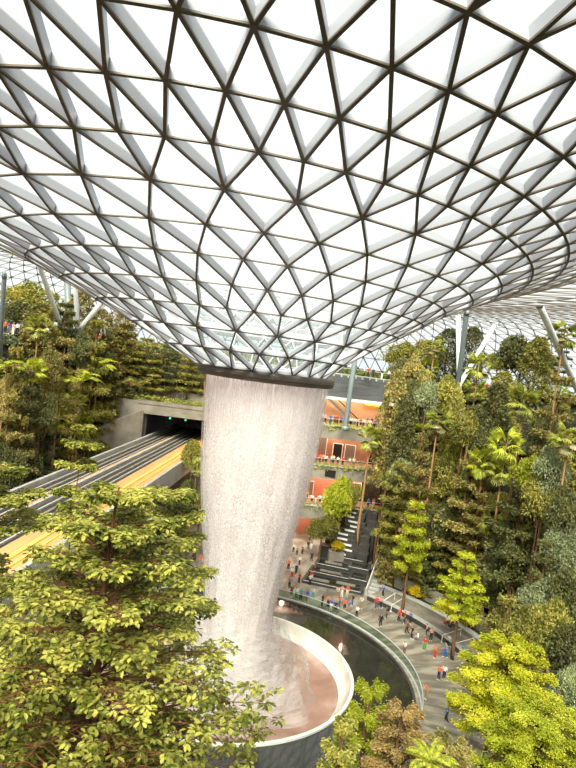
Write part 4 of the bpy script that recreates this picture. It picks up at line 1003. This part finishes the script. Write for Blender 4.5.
def person_meshes(pose, long_sleeve=False, shorts=False):
    V, E = skel(pose); names = list(V); ix = {n: i for i, n in enumerate(names)}
    me = bpy.data.meshes.new('person body'); me.from_pydata([V[n][0] for n in names], [(ix[a], ix[b]) for a, b in E], [])
    o = bpy.data.objects.new('person_proto', me); COL.objects.link(o)
    o.modifiers.new('skin', 'SKIN'); sv = me.skin_vertices[0].data
    for n in names: sv[ix[n]].radius = (V[n][1], V[n][1]*(.72 if n in ('pelvis', 'waist', 'chest') else 1)); 
    sv[0].use_root = True
    sub = o.modifiers.new('smooth', 'SUBSURF'); sub.levels = 1; sub.render_levels = 1
    dg = bpy.context.evaluated_depsgraph_get(); ev = o.evaluated_get(dg); body = bpy.data.meshes.new_from_object(ev); body.name = 'person body'
    COL.objects.unlink(o); bpy.data.objects.remove(o)
    body.materials.clear(); body.materials.append(m_skin); body.polygons.foreach_set('use_smooth', [True]*len(body.polygons))
    co = np.zeros(len(body.vertices)*3); body.vertices.foreach_get('co', co); co = co.reshape(-1, 3); nr = np.zeros_like(co).ravel(); body.vertices.foreach_get('normal', nr); nr = nr.reshape(-1, 3)
    segs = [(np.array(V[a][0]), np.array(V[b][0]), a, b) for a, b in E]
    def region(a, b):
        k = b
        if k in ('waist', 'chest'): return 's'
        if k.startswith('sh') or k.startswith('el'): return 's'
        if k.startswith('wr'): return 'f'
        if k[:2] in ('hi', 'kn'): return 't'
        if k.startswith('an'): return 'l'
        if k.startswith('to'): return 'o'
        if k in ('head', 'crown', 'nose'): return 'h'
        return 'x'
    out = {'s': [], 't': [], 'o': [], 'h': []}
    for p in body.polygons:
        c = np.array(p.center); best = None
        for a, b, na, nb in segs:
            ab = b-a; t = np.clip((c-a)@ab/(ab@ab), 0, 1); d = np.linalg.norm(c-a-ab*t)
            if best is None or d < best[0]: best = (d, na, nb)
        r = region(best[1], best[2]); vs = list(p.vertices)
        if best[2] == 'waist' and c[2] < V['pelvis'][0][2]+.05: r = 't'
        if r == 's' or (r == 'f' and long_sleeve): out['s'].append(vs)
        elif r == 't' or (r == 'l' and not shorts): out['t'].append(vs)
        elif r == 'o': out['o'].append(vs)
        elif r == 'h':
            hc = np.array(V['head'][0])
            if c[2] > hc[2]+.045 or (c[1] > hc[1]+.01 and c[2] > hc[2]-.1): out['h'].append(vs)
    def sub_(fs, off, nm, m):
        u = sorted({i for f in fs for i in f}); mp = {i: k for k, i in enumerate(u)}
        q = bpy.data.meshes.new(nm); q.from_pydata([tuple(co[i]+nr[i]*off) for i in u], [], [tuple(mp[i] for i in f) for f in fs]); q.materials.append(m); q.polygons.foreach_set('use_smooth', [True]*len(fs)); q.update(); return q
    return dict(body=body, shirt=sub_(out['s'], .016, 'shirt', m_skin), trousers=sub_(out['t'], .018, 'trousers', m_skin), shoes=sub_(out['o'], .012, 'shoes', m_shoe), hair=sub_(out['h'], .018, 'hair', m_hair))
PM = {}
for ps in ('stand', 'phone', 'lean', 'walk', 'sit', 'point'): PM[ps] = person_meshes(ps, ps in ('walk',), ps in ('point', 'lean'))
mbk = MB(); mbk.add([(-.15, .1, 1.05), (.15, .1, 1.05), (.15, .26, 1.08), (-.15, .26, 1.08), (-.14, .1, 1.45), (.14, .1, 1.45), (.12, .22, 1.42), (-.12, .22, 1.42)], [(0, 3, 2, 1), (4, 5, 6, 7), (0, 1, 5, 4), (1, 2, 6, 5), (2, 3, 7, 6), (3, 0, 4, 7)])
me_bag = mbk.mesh('backpack', m_skin)
PEOPLE = []
VERB = dict(stand='standing', phone='phone raised', lean='leaning', walk='walking', sit='sitting', point='raising one arm')
def person(P, face, shirt, trs, pose, zone, group, bag=None):
    M_ = PM[pose]; o = bpy.data.objects.new('person', M_['body']); COL.objects.link(o)
    o.location = P; o.rotation_euler = (0, 0, face); s = rng.uniform(.94, 1.05); o.scale = (s, s, s)
    for nm in ('shirt', 'trousers', 'shoes', 'hair'):
        c = bpy.data.objects.new(nm, M_[nm]); COL.objects.link(c); c.parent = o
        if nm in ('shirt', 'trousers'):
            c.material_slots[0].link = 'OBJECT'; c.material_slots[0].material = cloth(shirt if nm == 'shirt' else trs)
    if bag and pose != 'sit':
        c = bpy.data.objects.new('backpack', me_bag); COL.objects.link(c); c.parent = o; c.material_slots[0].link = 'OBJECT'; c.material_slots[0].material = cloth(bag)
    o['category'] = 'person'; PEOPLE.append((o, shirt, trs, pose, zone, group, bag)); return o
def toward(P, Q): return math.atan2(Q[1]-P[1], Q[0]-P[0])+pi/2
PZ = 'by the pool'
ground = [ # px, py of the feet, shirt, trousers, pose
 (295.6, 599, 'white', 'green', 'phone'), (300, 601, 'teal', 'dark', 'stand'), (306, 602.5, 'blue', 'khaki', 'stand', 'blue'), (312.5, 599, 'white', 'teal', 'phone'), (321.7, 607, 'black', 'dark', 'stand'), (327.5, 608, 'orange', 'dark', 'phone'),
 (330.6, 611, 'blue', 'white', 'stand'), (335, 613, 'navy', 'dark', 'lean'), (339, 608, 'red', 'denim', 'phone'), (344, 611.5, 'orange', 'dark', 'lean'), (348, 613, 'blue', 'khaki', 'phone'), (352, 606, 'dark', 'denim', 'stand'),
 (356.3, 617.5, 'white', 'black', 'stand'), (361, 609, 'white', 'khaki', 'phone'), (380, 627, 'black', 'black', 'walk', 'dark'), (386, 619, 'dark', 'dark', 'stand', 'black'), (376, 609, 'red', 'denim', 'walk'), (379.5, 602, 'blue', 'dark', 'stand'),
 (383.5, 607.5, 'pink', 'dark', 'phone'), (341.5, 597, 'pink', 'white', 'stand'), (346.7, 597, 'orange', 'cream', 'stand'), (337, 599, 'cream', 'khaki', 'phone'), (295.6, 575, 'navy', 'dark', 'walk'), (291.5, 578, 'white', 'red', 'stand'),
 (298.7, 584, 'red', 'dark', 'stand'), (289, 589, 'grey', 'dark', 'stand'), (311, 581, 'red', 'cream', 'stand'), (309.5, 586, 'white', 'dark', 'phone'), (311, 562, 'navy', 'dark', 'walk'), (311, 549, 'grey', 'white', 'stand'), (309.5, 541, 'dark', 'dark', 'stand'), (312.5, 540, 'black', 'dark', 'stand'),
 (307.5, 550, 'dark', 'denim', 'walk'), (316.5, 538, 'dark', 'black', 'stand'), (320.6, 554, 'grey', 'dark', 'stand'), (323.2, 553.5, 'red', 'dark', 'stand'), (302, 555, 'red', 'dark', 'phone'), (296.5, 556, 'grey', 'dark', 'stand'), (293, 553, 'cream', 'dark', 'stand'),
 (315, 571, 'brown', 'dark', 'sit'), (299, 566, 'white', 'navy', 'stand'), (288, 570, 'orange', 'dark', 'stand'), (291, 597, 'brown', 'dark', 'lean'),
 (410, 624, 'blue', 'dark', 'phone'), (404, 624, 'red', 'dark', 'stand'), (399, 621, 'red', 'khaki', 'stand'), (411.4, 639, 'black', 'dark', 'stand'), (406.5, 634.5, 'brown', 'dark', 'walk'), (424, 651, 'red', 'green', 'stand'), (434.6, 658.5, 'orange', 'red', 'phone'),
 (445, 657.5, 'grey', 'blue', 'walk'), (403.7, 655, 'white', 'brown', 'phone'), (438.3, 680, 'orange', 'navy', 'stand'), (443.5, 680, 'white', 'navy', 'stand'), (424.5, 699.5, 'orange', 'khaki', 'phone'), (398.7, 622, 'red', 'dark', 'walk'), (430.5, 641, 'pink', 'dark', 'stand'), (417.5, 641, 'white', 'grey', 'sit'), (426, 636, 'pink', 'dark', 'stand'),
 (446, 722, 'blue', 'dark', 'walk'), (200, 566, 'orange', 'grey', 'stand'), (204, 572, 'red', 'white', 'phone'), (160, 575, 'white', 'dark', 'walk'), (172, 572, 'dark', 'dark', 'walk'), (193, 558, 'white', 'dark', 'stand'), (150, 569, 'red', 'dark', 'walk')]
for g in ground:
    P = at_z(g[0], g[1], 0); r = math.hypot(P[0], P[1])
    if r < 20.6: P[:2] *= 20.6/r
    th = math.degrees(math.atan2(P[1], P[0])); z = 0
    r = math.hypot(P[0], P[1])
    if 28.0 < r < 31.4 and -8 < th < 49: z = .6; P[:2] *= (30 if r > 29 else 27.6)/r; z = .6 if r > 29 else 0
    z = max(z, H(P[0], P[1]) if r > 33 and P[1] < 30 else 0)
    person((P[0], P[1], z), toward(P, (0, 0))+rng.normal(0, .5), g[2], g[3], g[4], PZ if g[0] > 260 else 'left of the waterfall', 'visitors on the plaza', g[5] if len(g) > 5 else None)
# seated along the planter and bench
for td, sh, tr, rr, z in ((27.5, 'white', 'red', 31.25, .72), (25.8, 'red', 'dark', 31.25, .72), (12.5, 'orange', 'dark', 31.25, .72), (10.8, 'red', 'navy', 31.25, .72), (9.2, 'red', 'denim', 31.25, .72), (20.5, 'white', 'dark', 28.55, .26), (18.8, 'pink', 'denim', 28.55, .26), (4.2, 'blue', 'dark', 28.55, .26), (2.2, 'white', 'dark', 28.55, .26), (15.2, 'teal', 'denim', 28.55, .26)):
    t = RAD(td); person((rr*cos(t), rr*sin(t), z-.10), toward((cos(t), sin(t)), (0, 0)), sh, tr, 'sit', 'at the curved seating', 'visitors seated on the terrace')
person((*at_z(402, 598, .6)[:2], .6), 1., 'black', 'black', 'stand', 'at the curved seating', 'visitors seated on the terrace')
c = f3p(.6, 10.6, 2.45); person(c, .3, 'navy', 'navy', 'stand', 'at the top of the plaza stairs', 'visitors on the stairs')
# terraces: placed just behind the glass
def terrace(zf, items, zone):
    for it in items:
        P = at_z(it[0], it[1] if len(it) > 5 else 400, zf)
        # walk along the ray to the balustrade line
        r = ray(it[0], 0); lo = None
        best = min(np.linspace(BX0, BX1, 800), key=lambda x: abs(to_px((x, fy(x)+1.0, zf+.9))[0]-it[0]))
        off = it[4]
        person((best, fy(best)+.95+off, zf), rng.normal(0, .5), it[1], it[2], it[3], zone, 'visitors '+zone)
terrace(21.4, [(321, 'red', 'dark', 'lean', 0), (326, 'pink', 'dark', 'stand', .8), (330.5, 'blue', 'denim', 'stand', 0), (335, 'brown', 'dark', 'stand', 0), (338, 'red', 'dark', 'stand', .9), (341, 'blue', 'dark', 'lean', 0), (346.5, 'grey', 'denim', 'stand', .3), (351, 'white', 'dark', 'lean', 0), (355, 'white', 'grey', 'lean', 0), (358, 'cream', 'dark', 'phone', .4),
  (361, 'brown', 'dark', 'lean', 0), (364, 'white', 'dark', 'stand', .5), (367.5, 'pink', 'dark', 'lean', 0), (370, 'white', 'denim', 'lean', 0), (374, 'grey', 'dark', 'stand', 0), (378.5, 'blue', 'dark', 'stand', 0), (385, 'grey', 'dark', 'stand', .2), (371, 'black', 'dark', 'stand', 3.2), (375, 'dark', 'dark', 'stand', 3.4), (379, 'brown', 'dark', 'stand', 3.0), (382, 'black', 'dark', 'walk', 3.6), (324, 'white', 'dark', 'stand', 1.8)], 'on the upper terrace')
terrace(14.4, [(314, 'white', 'dark', 'lean', 0), (317, 'red', 'dark', 'stand', .9), (320.5, 'orange', 'dark', 'stand', .5), (324, 'pink', 'dark', 'stand', 1.4), (326, 'white', 'dark', 'lean', 0), (331.5, 'white', 'grey', 'lean', 0), (334, 'cream', 'dark', 'stand', .8), (338, 'white', 'dark', 'lean', 0), (343, 'red', 'dark', 'stand', .2), (350, 'white', 'pink', 'phone', 0), (354, 'cream', 'grey', 'lean', .2), (328, 'red', 'dark', 'stand', 2.4), (321, 'red', 'brown', 'stand', 3.0), (316, 'orange', 'red', 'stand', 3.2)], 'on the middle terrace')
terrace(7.3, [(305, 'pink', 'dark', 'stand', .4), (308, 'yellow', 'dark', 'stand', 2.6), (312, 'white', 'dark', 'lean', 0), (316, 'red', 'white', 'stand', .3), (320, 'white', 'dark', 'lean', 0), (323.5, 'cream', 'dark', 'stand', .4), (339.5, 'pink', 'red', 'stand', 0), (344, 'blue', 'denim', 'stand', 0), (349.5, 'white', 'grey', 'stand', 0), (368.5, 'blue', 'denim', 'stand', .2), (374, 'orange', 'white', 'stand', .4)], 'on the lower terrace')
# upper park level
def park(items, zone, hgt):
    for px, d, sh, tr, ps in items:
        P = at_depth(px, 360, d); y = P[1]; 
        person((P[0], P[1], max(hgt, H(P[0], P[1]))), rng.normal(0, .6), sh, tr, ps, zone, 'visitors '+zone)
park([(366, 107, 'white', 'dark', 'stand'), (370, 107, 'red', 'dark', 'stand'), (375, 106.5, 'dark', 'dark', 'walk'), (384, 106.5, 'navy', 'white', 'stand'), (391, 107, 'white', 'dark', 'stand')], 'behind the top glass rail', 30.3)
park([(482, 118, 'white', 'dark', 'stand'), (486, 120, 'pink', 'dark', 'stand'), (491, 118, 'orange', 'orange', 'stand'), (494, 118, 'blue', 'dark', 'stand'), (499, 119, 'white', 'grey', 'stand'), (524, 118, 'white', 'dark', 'stand'), (528, 119, 'white', 'red', 'stand'), (533, 118, 'pink', 'dark', 'walk'), (537, 119, 'white', 'dark', 'stand'), (541, 118, 'pink', 'white', 'stand'), (545, 119, 'pink', 'dark', 'stand'), (510, 119, 'orange', 'dark', 'stand')], 'on the upper right walkway', 30.3)
park([(2, 84, 'orange', 'dark', 'stand'), (5.5, 84, 'blue', 'denim', 'stand'), (10, 83, 'pink', 'white', 'stand'), (14, 84, 'white', 'dark', 'stand'), (44, 92, 'white', 'dark', 'walk'), (97, 104, 'red', 'dark', 'stand')], 'on the upper left walkway', 30.3)
for px, py, sh in ((543, 612, 'white'), (563, 632, 'red'), (566, 636, 'orange'), (569, 634, 'red'), (545, 540, 'orange'), (498, 730, 'black')):
    p = hit(px, py)
    if p is not None: person((p[0], p[1], H(p[0], p[1])), rng.normal(0, .6), sh, 'dark', 'stand', 'among the right trees', 'visitors among the trees')

# ------------------------------------------------------------------ one label each
bpy.context.view_layer.update()
def number(items, keyf, setf):
    gr = {}
    for it in items: gr.setdefault(keyf(it), []).append(it)
    for k, L in gr.items():
        L.sort(key=lambda it: to_px(it[0].location)[0])
        for i, it in enumerate(L): setf(it, i, len(L))
def set_plant(it, i, n):
    o, key, zone, label, group = it
    base = LOOK[key]+' '+zone
    o['label'] = label or (base if n == 1 else '%s, %s' % (base, 'leftmost of its kind there' if i == 0 else 'rightmost of its kind there' if i == n-1 else ordw(i+1)+' of its kind from the left'))
    o['group'] = group or LOOK[key].replace('tree', 'trees').replace('palm', 'palms').replace('shrub', 'shrubs')+' '+zone
for it in PLANTS:
    if it[3]: set_plant(it, 0, 1)
number([it for it in PLANTS if not it[3]], lambda it: LOOK[it[1]]+it[2], set_plant)
def set_person(it, i, n):
    o, sh, tr, ps, zone, group, bag = it
    base = 'person in %s top, %s %s, %s' % (sh, tr, 'shorts' if ps in ('point', 'lean') else 'trousers', ('with backpack ' if bag else '')+(VERB[ps]+' ' if ps in ('phone', 'sit', 'walk') else '')+zone)
    o['label'] = base if n == 1 else base+', '+ordw(i+1)+' from left'; o['group'] = group
number(PEOPLE, lambda it: (it[1], it[2], it[3], it[4], bool(it[6])), set_person)
